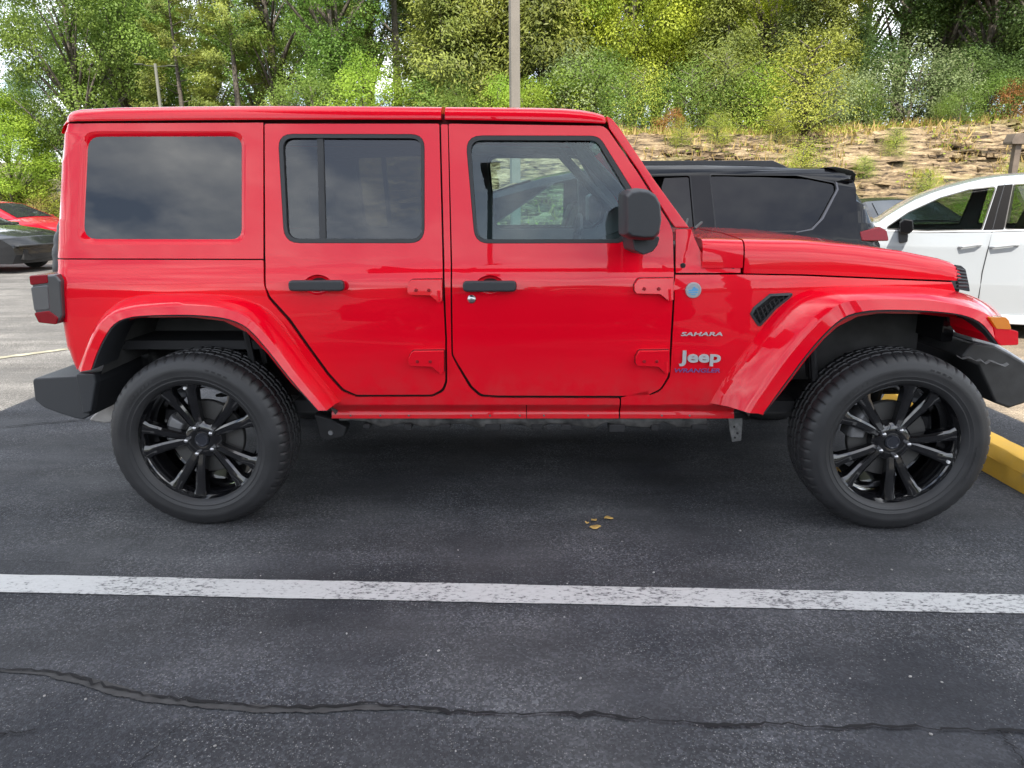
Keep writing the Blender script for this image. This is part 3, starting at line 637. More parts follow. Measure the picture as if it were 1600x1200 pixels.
# ---- cowl, hood
def hood_loft(name, sta, seam, top, parent, front=False):
    bm = bmesh.new(); rows = []
    for (u, v), (u2, vs_), (u3, v3) in zip(sta, seam, top):
        x, ze = P(u, v, -.035); _, zl = P(u, vs_, 0); 
        _, zc = P(u, v3, y=-.30); dz = max(.004, zc-ze); w = hw(x, 1.06)-.012
        sec = [(w, zl), (w-.001, zl+.45*(ze-zl)), (w-.008, zl+.72*(ze-zl)), (w-.022, zl+.92*(ze-zl)), (w-.045, ze+.01*dz), (w-.10, ze+.25*dz), (w-.20, ze+.52*dz), (w-.30, ze+.72*dz), (w-.36, ze+.97*dz), (w-.42, ze+1.0*dz), (0, ze+1.06*dz)]
        sec = sec+[(-y, zq) for y, zq in sec[-2::-1]]
        rows.append([bm.verts.new((x, -y, zq)) for y, zq in sec])
    if front:
        xl = rows[-1][0].co.x
        for dx, k in ((.018, .80), (.03, .55), (.036, .2)):
            rows.append([bm.verts.new((xl+dx*(1-.35*abs(v.co.y)/.7), v.co.y*(1-.02*(1-k)), rows[0][0].co.z*0+zl+(v.co.z-zl)*k)) for v in rows[len(sta)-1]])
    for A, B in zip(rows, rows[1:]):
        for i in range(len(A)-1): bm.faces.new((A[i], B[i], B[i+1], A[i+1]))
    bm.faces.new(rows[0])
    return obj(name, bm, RED, parent, sharp=48)
us = [1159, 1200, 1251, 1290, 1329, 1367, 1406, 1435, 1464, 1484, 1491]
def itp(tab, u):
    if u <= tab[0][0]: return tab[0][1]
    for (a, b), (c, d) in zip(tab, tab[1:]):
        if u <= c: return b+(d-b)*(u-a)/(c-a)
    return tab[-1][1]
edge_t = [(1085, 374), (1120, 374.5), (1154, 376), (1251, 378), (1329, 384), (1406, 393.5), (1464, 405), (1484, 411), (1491, 415)]
seam_t = [(1085, 412), (1158, 428.6), (1251, 430.2), (1367, 435.5), (1487, 440.5)]
top_t = [(1085, 366), (1096, 365), (1174, 363.5), (1230, 364.5), (1290, 368), (1367, 378), (1425, 389.6), (1464, 399), (1484, 406), (1491, 410)]
hood_loft('hood', [(u, itp(edge_t, u)) for u in us], [(u, itp(seam_t, u)) for u in us], [(u, itp(top_t, u)) for u in us], J, True)
us2 = [1094, 1110, 1130, 1156.5]
hood_loft('cowl', [(u, itp(edge_t, u)+.5) for u in us2], [(u, 420) for u in us2], [(u, itp(top_t, u)+.5) for u in us2], J)
both('cowl_side', PX([(1056, 359.5), (1080, 359.5), (1086, 376), (1094, 393), (1103, 405), (1110, 409.5), (1130, 411.5), (1157, 412), (1157, 427.8), (1056, 427.8)]), [], .0, .012, RED, J, .004)
for (u, v) in ((1067, 416.5), (1144.7, 417.7)):
    for s in (-1, 1):
        x, z = P(u, v); bm = bmesh.new(); lathe(bm, [(0, -.004), (.006, -.005), (.0105, -.003), (.0115, .001)], 16, 0, x, z)
        for v_ in bm.verts: v_.co.y = v_.co.y*(-s)+s*hw(x, z)
        obj('cowl_bolt', bm, UNDER, J)
# wiper / washer details at the base of the windscreen
bm = bmesh.new(); a = P(1085, 362, y=-.35); b = P(1118, 357, y=-.35); tube(bm, [(a[0]+.0, -.35, a[1]+.01), (b[0], -.05, b[1]+.015)], .007, 6); tube(bm, [(a[0]+.05, .1, a[1]+.01), (b[0]+.02, .4, b[1]+.02)], .007, 6); obj('wiper', bm, BPLAST, J)
# ---- windscreen frame
wsf = [(947.3, 182.5), (956.5, 187.5), (968.5, 202), (1021, 281), (1050, 321), (1077, 357.5), (1055, 357.5), (1048.3, 348.5), (1032.6, 323.5), (996.6, 266.5), (951.8, 202)]
WF = both('windscreen_frame', PX(wsf), [], .0, .075, RED, J, .006)
bm = bmesh.new(); a, b = P(950, 186, -.02), P(968, 206, -.02)
vs = []
for x, z in (a, b):
    vs.append([bm.verts.new((x, y, z)) for y in (-(hw(x, z)-.06), -.3, .3, hw(x, z)-.06)]); vs.append([bm.verts.new((x-.03, y, z-.05)) for y in (-(hw(x, z)-.06), -.3, .3, hw(x, z)-.06)])
for A, B in ((vs[0], vs[2]), (vs[2], vs[3]), (vs[3], vs[1]), (vs[1], vs[0])):
    for i in range(3): bm.faces.new((A[i], A[i+1], B[i+1], B[i]))
obj('windscreen_header', bm, RED, WF, smooth=False)
a, b = P(962, 205, -.03), P(1058, 352, -.03); bm = bmesh.new(); ra, rb = [], []
for k in range(9):
    f = -1+2*k/8; ra.append(bm.verts.new((a[0]+.02*(1-f*f), f*(hw(*a)-.07), a[1]))); rb.append(bm.verts.new((b[0]+.02*(1-f*f), f*(hw(*b)-.07), b[1])))
for k in range(8): bm.faces.new((ra[k], ra[k+1], rb[k+1], rb[k]))
obj('windscreen', bm, G_LIGHT, WF)
# ---- fender flares
def flare(A_px, C_px, side, n=44, yb=.925, yc=.937, lip=.062):
    A = resample([P(*p) for p in smooth_line(A_px, 2)], n); C = resample([P(u, v, y=-yc) for u, v in smooth_line(C_px, 2)], n)
    bm = bmesh.new(); bl = bmesh.new(); rows = []; rows2 = []
    for (xa, za), (xc, zc) in zip(A, C):
        d = Vector((xa-xc, za-zc)); L_ = d.length; d.normalize()
        l_ = min(lip, L_*.62); xb, zb = xc+d.x*l_, zc+d.y*l_
        a3, b3, c3 = Vector((xa, -(hw(xa, za)-.012), za)), Vector((xb, -yb, zb)), Vector((xc, -yc, zc))
        sec = [a3, a3.lerp(b3, .12)+Vector((0, -.006, .004)), a3.lerp(b3, .5)+Vector((0, -.006, .008)), a3.lerp(b3, .86)+Vector((0, -.003, .004)), b3.lerp(c3, .08), b3.lerp(c3, .22), b3.lerp(c3, .6), c3.lerp(b3, .05), c3+Vector((-.0*d.x, .012, 0))]
        rows.append([bm.verts.new((v.x, v.y*(-side), v.z)) for v in sec])
        c4 = c3+Vector((-d.x*.006, .004, -d.y*.006))
        rows2.append([bl.verts.new((v.x, v.y*(-side), v.z)) for v in (c3+Vector((0, .002, 0)), c4, c4+Vector((0, .02, 0)), Vector((xc+d.x*.02, -.70, zc+d.y*.02)))])
    for bb, rr_ in ((bm, rows), (bl, rows2)):
        for P_, Q_ in zip(rr_, rr_[1:]):
            for i in range(len(P_)-1): bb.faces.new((P_[i], Q_[i], Q_[i+1], P_[i+1]))
    bm.faces.new(rows[0]); bm.faces.new(rows[-1])
    o = obj('fender_flare', bm, RED, J, sharp=42); obj('flare_seal', bl, BPLAST, o, sharp=50)
    return o
AR = [(122, 578), (133, 548), (147, 514), (158, 496), (174, 479), (195, 467.5), (228, 461), (297, 459.5), (350, 462), (390, 470.5), (420, 488), (455, 530), (490, 578.5), (520, 614), (533, 630)]
CR = [(143, 579), (154, 547), (171, 516), (180, 507), (192, 500), (217, 495), (297, 493.5), (350, 498), (376, 507), (392, 518), (420, 550.5), (455, 596), (480, 624), (497, 643)]
AF = [(1106.5, 632), (1129, 592), (1168, 540), (1200, 499.5), (1226, 472.5), (1249, 458), (1281, 450), (1340, 447.5), (1405, 448), (1470, 452), (1512, 460), (1545, 474), (1562, 489), (1570, 500), (1578, 517)]
CF = [(1193, 648), (1226, 602.5), (1262, 553.5), (1288, 524), (1307, 506), (1322, 496), (1340, 490), (1372, 486), (1437, 487), (1490, 491), (1515, 497), (1534, 507), (1548, 524), (1560, 540)]
FLN = []
for s in (-1, 1):
    flare(AR, CR, s); FLN.append(flare(AF, CF, s))
    # front tip of the flare with its amber marker
    tip = rnd([(1552, 512), (1578, 516), (1589, 519), (1589.5, 540), (1562, 541), (1553, 528)], [2, 2, 3, 3, 2, 2], 3); q = [P(u, v, y=-.93) for u, v in tip]; bm = bmesh.new()
    prism(bm, q, lambda a, b: Vector((a, s*.937, b)), lambda a, b: Vector((a-.05, s*.70, b+.01))); obj('flare_tip', bm, RED, FLN[-1], .008, 3)
    amb = rnd([(1544, 496.5), (1570, 497), (1575, 502), (1579, 516), (1556, 515)], [2, 3, 3, 2, 3], 3); q = [P(u, v, y=-.935) for u, v in amb]; bm = bmesh.new()
    prism(bm, q, lambda a, b: Vector((a, s*.941, b)), lambda a, b: Vector((a-.02, s*.84, b))); obj('marker_lamp', bm, AMBER, FLN[-1], .005, 3)
# ---- wheel-arch liners
def liner(C_px, s, yin, drop=()):
    C = [P(u, v, y=-.90) for u, v in C_px]; bm = bmesh.new(); cx = sum(p[0] for p in C)/len(C)
    C = resample(smooth_line(C, 2), 40)
    a = [bm.verts.new((x, s*.80, z+.015)) for x, z in C]; b = [bm.verts.new((cx+(x-cx)*.985, s*yin, z+.03+.01*math.sin(i*1.3))) for i, (x, z) in enumerate(C)]
    for i in range(39): bm.faces.new((a[i], a[i+1], b[i+1], b[i]))
    c = [bm.verts.new((v.co.x, v.co.y, min(v.co.z, .55))) for v in b]
    for i in range(39): bm.faces.new((b[i], b[i+1], c[i+1], c[i]))
    return obj('wheel_liner', bm, LINER, J, sharp=50)
for s in (-1, 1):
    liner([(138, 600)]+CR+[(515, 665)], s, .42); liner([(1180, 668)]+CF[:-2]+[(1540, 530)], s, .40)
    # ribs of the liner near the leading edge of each arch
    for base, xo in (((385, 545), .0), ((1285, 575), .0)):
        bm = bmesh.new(); x, z = P(base[0], base[1], y=-.8)
        for k in range(3): tube(bm, [(x+.02*k, s*(.74-.09*k), z-.10), (x-.03+.02*k, s*(.73-.09*k), z+.12)], .014, 6)
        obj('liner_rib', bm, UNDER, J)
# ---- grille and front end
bm = bmesh.new(); q = PX(rnd([(1489.5, 416), (1505, 417), (1512, 423), (1517, 446), (1519, 458), (1488, 452)], [3, 4, 4, 2, 2, 2], 3))
prism(bm, q, lambda a, b: Vector((a, -(hw(a, b)-.015), b)), lambda a, b: Vector((a, hw(a, b)-.015, b)))
xg, zg1 = P(1518, 458); 
bx(bm, xg-.05, xg+.0, -.62, .62, .78, zg1+.01)
GR = obj('grille', bm, BLACKP, J, .006, 2)
for k in range(7):
    bm = bmesh.new(); yc = (k-3)*.085; prism(bm, rnd([(yc-.026, .84), (yc+.026, .84), (yc+.026, 1.06), (yc-.026, 1.06)], .018, 3), lambda a, b: Vector((xg+.004, a, b)), lambda a, b: Vector((xg-.02, a, b))); obj('grille_slot', bm, UNDER, GR)
for s in (-1, 1):
    bm = bmesh.new(); lathe(bm, [(0, .02), (.05, .018), (.085, .006), (.09, -.01)], 32, 0, 0, 0)
    for v_ in bm.verts: v_.co = Vector((xg+v_.co.y, s*.47+v_.co.x, .965+v_.co.z))
    obj('headlight', bm, SILVER, GR)
    # knurled edge of the grille corner as seen from the side
    bm = bmesh.new()
    for k in range(6):
        a = P(1496+k*.6, 422+k*5.4); b = P(1511+k*1.1, 425+k*5); tube(bm, [(a[0], s*(hw(*a)-.012), a[1]), (b[0], s*(hw(*b)-.02), b[1])], .006, 6)
    obj('grille_rib', bm, BPLAST, GR)
bm = bmesh.new(); bx(bm, .75, xg-.06, -.38, .38, .55, 1.03); obj('engine_block', bm, UNDER, J)
# front bumper, missing its end cap
BYC = -.72
fb = [P(u, v, y=BYC) for u, v in [(1493, 557), (1512, 534), (1547, 540), (1573, 553), (1604, 571)]]
x2 = fb[-1][0]
lo = [P(u, v, y=BYC) for u, v in [(1604, 628), (1571, 637), (1547, 628), (1530, 592), (1520, 570)]]
bm = bmesh.new(); prism(bm, fb+[(x2+.06, fb[-1][1]-.03), (x2+.06, lo[0][1]+.01)]+lo, lambda a, b: Vector((a, -.76+.12*max(0, a-1.95), b)), lambda a, b: Vector((a, .76-.12*max(0, a-1.95), b)))
FB = obj('front_bumper', bm, simple('torn_bumper_plastic', (.028, .028, .028), .6, var=.45, vscale=12), J, .012, 3)
bm = bmesh.new(); sv = [P(u, v, y=BYC) for u, v in [(1516, 527), (1547, 534), (1573, 548), (1604, 567)]]; q = sv+[(x2+.062, sv[-1][1]-.028), (x2+.062, sv[-1][1]-.045)]+[(a, b-.02) for a, b in sv[::-1]]
prism(bm, q, lambda a, b: Vector((a, -.735+.12*max(0, a-1.95), b)), lambda a, b: Vector((a, .70, b))); obj('skid_trim', bm, SILVER, FB, .006, 2)
# torn plastic edge
bm = bmesh.new(); prev = None
for k in range(12):
    f = k/11; x, z = P(1494+80*f, 558+12*f+random.uniform(-3, 3), y=-.77); a = bm.verts.new((x, -.765-.01*random.random(), z)); b = bm.verts.new((x+.004, -.775-.01*random.random(), z-random.uniform(.003, .010)))
    if prev: bm.faces.new((prev[0], a, b, prev[1]))
    prev = (a, b)
obj('torn_edge', bm, simple('torn_plastic_pale', (.10, .10, .098), .6), FB, smooth=False)
bm = bmesh.new(); q = [P(u, v, y=-.62) for u, v in rnd([(1496, 522), (1514, 524), (1517, 534), (1500, 536)], 3, 3)]; prism(bm, q, lambda a, b: Vector((a, -.66, b)), lambda a, b: Vector((a, -.60, b))); obj('tow_hook', bm, REDLENS, FB, .006)
bm = bmesh.new(); a, b = P(1541, 532, y=-.72), P(1553, 524, y=-.72); bx(bm, a[0], b[0], -.75, -.70, a[1], b[1]); obj('wiring_plug', bm, BLUEB, FB, .004)
for s in (-1, 1): bm = bmesh.new(); bx(bm, 1.45, 2.02, s*.50, s*.40, .50, .62); obj('front_rail', bm, UNDER, J, .008)
# ---- rear bumper and lamps
RY = -.80
rb = rnd([(52.5, 592), (150, 585), (152.5, 598), (146, 649), (136, 654), (122, 652), (95, 645), (71, 637), (56.5, 626)], [6, 4, 3, 3, 3, 3, 6, 8, 5], 3); q = [P(u, v, y=RY) for u, v in rb]
bm = bmesh.new(); ysec = [(-.80, 1), (-.78, 1), (.78, 1), (.80, 1)]
prism(bm, q, lambda a, b: Vector((a, -.83+.10*max(0, -2.08-a), b)), lambda a, b: Vector((a, .83-.10*max(0, -2.08-a), b))); RB = obj('rear_bumper', bm, BPLAST, J, .022, 4)
bm = bmesh.new(); q = [P(u, v, y=-.84) for u, v in rnd([(118, 585), (148, 585), (150, 600), (143, 645), (130, 648)], 4, 3)]; prism(bm, q, lambda a, b: Vector((a, -.842, b)), lambda a, b: Vector((a, -.80, b))); obj('bumper_end_cap', bm, BPLAST, RB, .008, 3)
for s in (-1, 1):
    bm = bmesh.new(); q = [P(u, v, y=-.80) for u, v in rnd([(51.5, 432), (90, 430), (98, 440), (101.5, 495), (93, 507), (66, 504), (58.5, 494)], [4, 4, 4, 6, 4, 4, 4], 3)]
    prism(bm, q, lambda a, b: Vector((a, s*.815, b)), lambda a, b: Vector((a, s*.62, b))); TL = obj('tail_lamp', bm, simple('lamp_housing', (.055, .057, .06), .35, coat=.6), J, .010, 3)
    for pl in ([(51, 431.5), (79, 429.8), (81, 443), (53, 446.5)], [(58, 489), (82, 486), (97, 497), (93, 507.5), (66, 504.6)]):
        bm = bmesh.new(); q = [P(u, v, y=-.80) for u, v in rnd(pl, 3, 3)]; prism(bm, q, lambda a, b: Vector((a-.004, s*.8185, b)), lambda a, b: Vector((a-.004, s*.64, b))); obj('lamp_lens', bm, REDLENS, TL, .004, 2)
    bm = bmesh.new(); q = [P(u, v, y=-.80) for u, v in rnd([(53, 449), (80, 446), (83, 484), (58.5, 486.5)], 3, 3)]; prism(bm, q, lambda a, b: Vector((a-.003, s*.8175, b)), lambda a, b: Vector((a-.003, s*.64, b))); obj('lamp_lens', bm, SMOKE, TL, .004, 2)
# ---- mirrors
for s in (-1, 1):
    hp = [(970.5, 305), (978, 298.5), (992, 295.5), (1008, 297.5), (1019, 305), (1026.5, 319), (1028.5, 345), (1025, 366), (1017, 376), (1000, 376.5), (979, 374), (971, 368.5)]
    q = [P(u, v, y=-1.0) for u, v in rnd(hp, 4, 2)]; bm = bmesh.new(); cxm = sum(a for a, b in q)/len(q); czm = sum(b for a, b in q)/len(q)
    ringsm = []
    for y, sc, dx in ((-.86, .93, .004), (-.90, 1.0, 0), (-1.02, 1.0, 0), (-1.075, .96, .002), (-1.095, .84, .004)):
        ringsm.append([bm.verts.new((cxm+(a-cxm)*sc+dx+(.028 if a < cxm-.03 and y < -1.03 else 0)*0, s*-y, czm+(b-czm)*sc)) for a, b in q])
    for A, B in zip(ringsm, ringsm[1:]):
        for i in range(len(A)): bm.faces.new((A[i], A[(i+1) % len(A)], B[(i+1) % len(A)], B[i]))
    bm.faces.new(ringsm[0]); bm.faces.new(ringsm[-1]); MR = obj('door_mirror', bm, BPLAST, J, .004, 2, sharp=28)
    bm = bmesh.new(); q = [P(u, v, y=-.93) for u, v in rnd([(986, 370), (1030, 370), (1026, 384), (1018, 394), (1004, 399), (990, 392)], 4, 3)]; prism(bm, q, lambda a, b: Vector((a, s*.96, b)), lambda a, b: Vector((a-.02, s*.765, b-.005))); obj('mirror_foot', bm, BPLAST, MR, .012, 3)
# ---- wheels
TR = .398
def wheel(cx, cz, s, ang0, valve):
    """wheel at local (cx, s*.80, cz), its outer face towards side s"""
    WH = empty('wheel', (cx, 0, cz)); WH.parent = J; WH.location = (cx, s*.80, cz)
    o_ = s                                             # outward direction in y
    seg = 330
    prof = [(.262, .098), (.268, .112), (.276, .121), (.288, .128), (.292, .1275), (.306, .133), (.310, .1325), (.326, .1365), (.340, .1365), (.344, .1350), (.358, .1315), (.370, .1255), (.381, .1165), (.3885, .106), (.3925, .094), (.3945, .080), (.3955, .066), (.387, .063), (.387, .056), (.3965, .053), (.398, .030), (.398, .024), (.389, .021), (.389, .013), (.398, .010), (.398, 0)]
    half = len(prof)
    full = prof+[(r, -y) for r, y in prof[-2::-1]]
    nf = len(full)
    def md(j, k):
        jj = min(j, nf-1-j)
        if 9 <= jj <= 16:                              # shoulder lugs: a groove every fifth division
            return -.006 if (k % 6 == 0) and jj >= 12 else 0
        if 19 <= jj <= 21: return -.005 if (k+2) % 6 == 0 else 0
        if jj >= 24: return -.004 if (k+3) % 6 == 0 else 0
        return 0
    bm = bmesh.new(); lathe(bm, full, seg, 0, 0, 0, mod=md)
    for v in bm.verts:
        if v.co.z < -(cz-.003): v.co.z = -(cz-.003)+(v.co.z+(cz-.003))*.02       # flat where it stands
    TY_ = obj('tyre', bm, TYRE, WH, sharp=22)
    # faint raised bands of the sidewall
    for a0, a1, r0, r1 in ((118, 150, .318, .332), (60, 78, .340, .348), (-30, 2, .318, .332)):
        n = int((a1-a0)/4); bm = bmesh.new()
        for k in range(n):
            a = R(a0+(a1-a0)*k/n); b = R(a0+(a1-a0)*(k+.62)/n)
            vs = [bm.verts.new((r*math.cos(t_), o_*.1373, r*math.sin(t_))) for r, t_ in ((r0, a), (r1, a), (r1, b), (r0, b))]; bm.faces.new(vs)
        obj('sidewall_marks', bm, TYRE, TY_, smooth=False)
    bm = bmesh.new(); lathe(bm, [(0.2, -.10), (.246, -.09), (.240, -.02), (.238, .03), (.246, .072), (.256, .088), (.262, .098), (.2655, .1065), (.2695, .1085), (.272, .105), (.272, .09)], 96, 0, 0, 0)
    for v in bm.verts: v.co.y *= o_
    RM = obj('rim', bm, RIMB, WH, sharp=40)
    bm = bmesh.new()                                   # hub dish
    lathe(bm, [(0, .066), (.030, .066), (.040, .070), (.072, .066), (.084, .056), (.088, .02)], 60, 0, 0, 0)
    for v in bm.verts: v.co.y *= o_
    obj('hub', bm, RIMB, RM, sharp=35)
    for k in range(5):
        for sg in (-1, 1):
            a0 = R(ang0+72*k+sg*15); a1 = R(ang0+72*k+sg*14.5); bm = bmesh.new(); rows = []
            for f in (0, .25, .55, .85, 1.0):
                r = .058+(.263-.058)*f; a = R(ang0+72*k+sg*(8.5+5.0*f)); w_ = .0165+.0080*f+(.012 if f > .95 else 0); d_ = .064+.028*f**.8+(.006 if f > .5 else 0)*0; th = .030+.012*f
                er, et = Vector((math.cos(a), 0, math.sin(a))), Vector((-math.sin(a), 0, math.cos(a)))
                p = er*r; oy = Vector((0, o_, 0))
                rows.append([bm.verts.new(p+et*x_+oy*y_) for x_, y_ in ((-w_*1.15, d_-th), (-w_, d_-.006), (-w_*.55, d_), (w_*.55, d_), (w_, d_-.006), (w_*1.15, d_-th))])
            for A, B in zip(rows, rows[1:]):
                for i in range(6): bm.faces.new((A[i], A[(i+1) % 6], B[(i+1) % 6], B[i]))
            bm.faces.new(rows[0]); bm.faces.new(rows[-1]); obj('spoke', bm, RIMB, RM, sharp=28)
        a = R(ang0+72*k); bm = bmesh.new(); lathe(bm, [(0, .094), (.006, .0935), (.0095, .090), (.0105, .082), (.0105, .060)], 12, 0, .0625*math.cos(a), .0625*math.sin(a))
        for v in bm.verts: v.co.y *= o_
        obj('lug_nut', bm, STEEL, RM, sharp=50)
    bm = bmesh.new(); lathe(bm, [(0, .0745), (.022, .0745), (.0245, .077), (.028, .077), (.031, .073), (.032, .062)], 40, 0, 0, 0)
    for v in bm.verts: v.co.y *= o_
    obj('centre_cap', bm, simple('cap_black', (.02, .022, .03), .3, coat=.5), RM, sharp=40)
    a = R(valve); bm = bmesh.new(); lathe(bm, [(0, .101), (.0065, .100), (.0075, .096), (.006, .08)], 12, 0, .247*math.cos(a), .247*math.sin(a))
    for v in bm.verts: v.co.y *= o_
    obj('valve_cap', bm, simple('valve_white', (.75, .75, .75), .4), RM)
    bm = bmesh.new(); lathe(bm, [(.07, .012), (.09, .015), (.165, .015), (.168, .012), (.168, -.012), (.09, -.012), (.07, .03)], 64, 0, 0, 0)
    for v in bm.verts: v.co.y *= o_
    obj('brake_disc', bm, DISC, WH, sharp=40)
    bm = bmesh.new(); am = R(150 if cx > 0 else 170); rows = []
    for k in range(9):
        a = am+R(-26+52*k/8); er = Vector((math.cos(a), 0, math.sin(a))); rows.append([bm.verts.new(er*r+Vector((0, o_*y, 0))) for r, y in ((.105, .022), (.112, .042), (.165, .046), (.18, .03), (.18, -.05), (.105, -.05))])
    for A, B in zip(rows, rows[1:]):
        for i in range(6): bm.faces.new((A[i], A[(i+1) % 6], B[(i+1) % 6], B[i]))
    bm.faces.new(rows[0]); bm.faces.new(rows[-1]); obj('brake_caliper', bm, simple('caliper_alloy', (.24, .24, .245), .45, metal=.3, var=.25), WH, .006)
    return WH
hr, hf = P(316, 693, y=-.87), P(1394, 695, y=-.87)
for s in (-1, 1):
    wheel(hr[0], .388, s, 107, 98); wheel(hf[0], .388, s, 68, -19)
# spare wheel on the tailgate
SP = empty('spare_wheel', (-2.30, .02, 1.06)); SP.parent = J
bm = bmesh.new(); lathe(bm, [(.20, .12), (.262, .11), (.30, .132), (.345, .134), (.375, .118), (.392, .09), (.394, 0), (.392, -.09), (.375, -.118), (.345, -.134), (.262, -.11), (.2, -.1)], 90, 0, 0, 0, mod=lambda j, k: -.008 if (j in (4, 5, 7, 8) and k % 3 == 0) else 0)
for v in bm.verts: v.co = Vector((-v.co.y, v.co.x, v.co.z))
obj('tyre', bm, TYRE, SP, sharp=32)
bm = bmesh.new(); lathe(bm, [(0, .03), (.08, .04), (.2, .08), (.262, .10)], 48, 0, 0, 0)
for v in bm.verts: v.co = Vector((-v.co.y, v.co.x, v.co.z))
obj('rim', bm, RIMB, SP)
bm = bmesh.new(); tube(bm, [(-2.13, .02, 1.06), (-2.30, .02, 1.06)], .09, 16); obj('spare_mount', bm, UNDER, SP); COL.objects[-1].matrix_parent_inverse = Matrix.Translation((2.30, -.02, -1.06))
# ---- underbody
bm = bmesh.new(); bx(bm, -1.15, 1.15, -.69, .69, .47, .52); obj('floor_pan', bm, UNDER, J)
for s in (-1, 1):
    bm = bmesh.new(); xa = P(525, 660)[0]; xb = P(1108, 660)[0]
    n = 26; rows = []
    for k in range(n+1):
        x = xa+(xb-xa)*k/n; zb = .405+.012*math.sin(k*1.7)+.008*math.sin(k*3.1)+(.02 if k < 3 else 0); rows.append([bm.verts.new((x, s*y, z)) for y, z in ((.735+.006*math.sin(k*2.3), .462), (.742+.006*math.sin(k*2.3), .44), (.735, zb+.01), (.69, zb), (.55, zb), (.55, .47))])
    for A, B in zip(rows, rows[1:]):
        for i in range(5): bm.faces.new((A[i], B[i], B[i+1], A[i+1]))
    bm.faces.new(rows[0]); bm.faces.new(rows[-1]); obj('frame_rail', bm, simple('frame_dirt', (.048, .046, .044), .75, var=.85, vscale=22, bump=.6, bscale=60), J, .006, 2, sharp=30)
    for k in range(9):                                   # clips, flanges and brackets hanging under the sill
        x = xa+.12+(xb-xa-.2)*k/8+random.uniform(-.03, .03); bm = bmesh.new(); bx(bm, x, x+random.uniform(.03, .09), s*.66, s*(.745+random.uniform(0, .008)), .388+random.uniform(0, .02), .425); obj('sill_bracket', bm, UNDER, J, .004)
    bm = bmesh.new(); q = [P(u, v, y=-.70) for u, v in [(1138, 655), (1160, 655), (1160, 664), (1158, 690), (1144, 692), (1140, 672)]]; prism(bm, q, lambda a, b: Vector((a, s*.70, b)), lambda a, b: Vector((a, s*.69, b))); obj('step_bracket', bm, simple('galvanised_bracket', (.13, .13, .127), .6, metal=.3, var=.4, vscale=40), J, .002)
    bm = bmesh.new()
    for (u, v) in ((1147, 668), (1152, 678), (1148, 685)):
        x, z = P(u, v, y=-.70); lathe(bm, [(0, -.002), (.005, -.002), (.005, .001)], 10, 0, x, z)
        for v_ in bm.verts:
            if abs(v_.co.y) < .01: v_.co.y += s*.7008
    obj('bracket_hole', bm, UNDER, J)
    bm = bmesh.new(); q = [P(u, v, y=-.66) for u, v in [(494, 645), (520, 652), (545, 665), (540, 680), (515, 686), (503, 680)]]; prism(bm, q, lambda a, b: Vector((a, s*.70, b)), lambda a, b: Vector((a, s*.62, b))); obj('body_mount', bm, UNDER, J, .008)
    bm = bmesh.new(); x, z = P(517, 677, y=-.70); lathe(bm, [(0, -.005), (.011, -.005), (.012, .002)], 12, s*.702, x, z); obj('mount_bolt', bm, STEEL, J)
    for wx in (hr[0], hf[0]):
        sx = 1 if wx < 0 else 1
        bm = bmesh.new(); tube(bm, [(wx+.05, s*.52, .34), (wx+.10, s*.52, .72)], .028, 10); bm2 = bm
        for k in range(40):
            pass
        obj('damper', bm, UNDER, J)
        bm = bmesh.new(); pts = [(wx-.02+.055*math.cos(t_*.9), s*.50+.055*math.sin(t_*.9), .42+.30*t_/42) for t_ in range(43)]; tube(bm, pts, .008, 6); obj('coil_spring', bm, UNDER, J)
for wx in (hr[0], hf[0]):
    bm = bmesh.new(); tube(bm, [(wx, -.70, .37), (wx, .70, .37)], .045, 14); bmesh.ops.create_uvsphere(bm, u_segments=16, v_segments=10, radius=.13, matrix=Matrix.Translation((wx, .12, .37))); obj('axle', bm, UNDER, J)
bm = bmesh.new(); q = [P(u, v, y=-.45) for u, v in rnd([(150, 652), (176, 628), (230, 622), (230, 650), (176, 656)], 3, 2)]; prism(bm, q, lambda a, b: Vector((a, -.52, b)), lambda a, b: Vector((a, .3, b))); obj('muffler', bm, simple('muffler_steel', (.36, .34, .32), .55, metal=.5, var=.3, vscale=10), J, .02, 3)
bm = bmesh.new(); tube(bm, [(-1.6, -.35, .45), (-1.0, -.33, .40), (.3, -.2, .40), (1.0, -.2, .42)], .032, 10); obj('exhaust_pipe', bm, DIRTY, J)
bm = bmesh.new(); bx(bm, -2.05, -1.1, -.42, .42, .55, .72); obj('rear_floor', bm, UNDER, J)
# ---- interior
def seat(x, y, wd=.5, h=1.30, hr_=True):
    ST = empty('seat', (x, y, .75)); ST.parent = J
    bm = bmesh.new(); prism(bm, rnd([(-.02, -.02), (.52, .0), (.54, .14), (.0, .12)], .05, 4), lambda a, b: Vector((a, -wd/2, b)), lambda a, b: Vector((a, wd/2, b))); obj('cushion', bm, SEATM, ST, .03, 3)
    bm = bmesh.new(); prism(bm, rnd([(-.04, .06), (.12, .10), (-.02, h-.75), (-.14, h-.75)], .05, 4), lambda a, b: Vector((a, -wd/2*.92, b)), lambda a, b: Vector((a, wd/2*.92, b))); obj('backrest', bm, SEATM, ST, .03, 3)
    if hr_:
        bm = bmesh.new(); prism(bm, rnd([(-.16, h-.72), (-.06, h-.70), (-.08, h-.53), (-.17, h-.54)], .03, 4), lambda a, b: Vector((a, -.12, b)), lambda a, b: Vector((a, .12, b))); obj('headrest', bm, SEATM, ST, .02, 3)
for y in (-.38, .38): seat(-.38, y)
for y in (-.40, .40): seat(-1.15, y, .62, 1.28)
bm = bmesh.new(); prism(bm, rnd([(.28, .80), (.66, .80), (.70, 1.20), (.50, 1.235), (.34, 1.17), (.30, 1.0)], .03, 3), lambda a, b: Vector((a, -.66, b)), lambda a, b: Vector((a, .66, b))); obj('dashboard', bm, INTER, J, .02, 2)
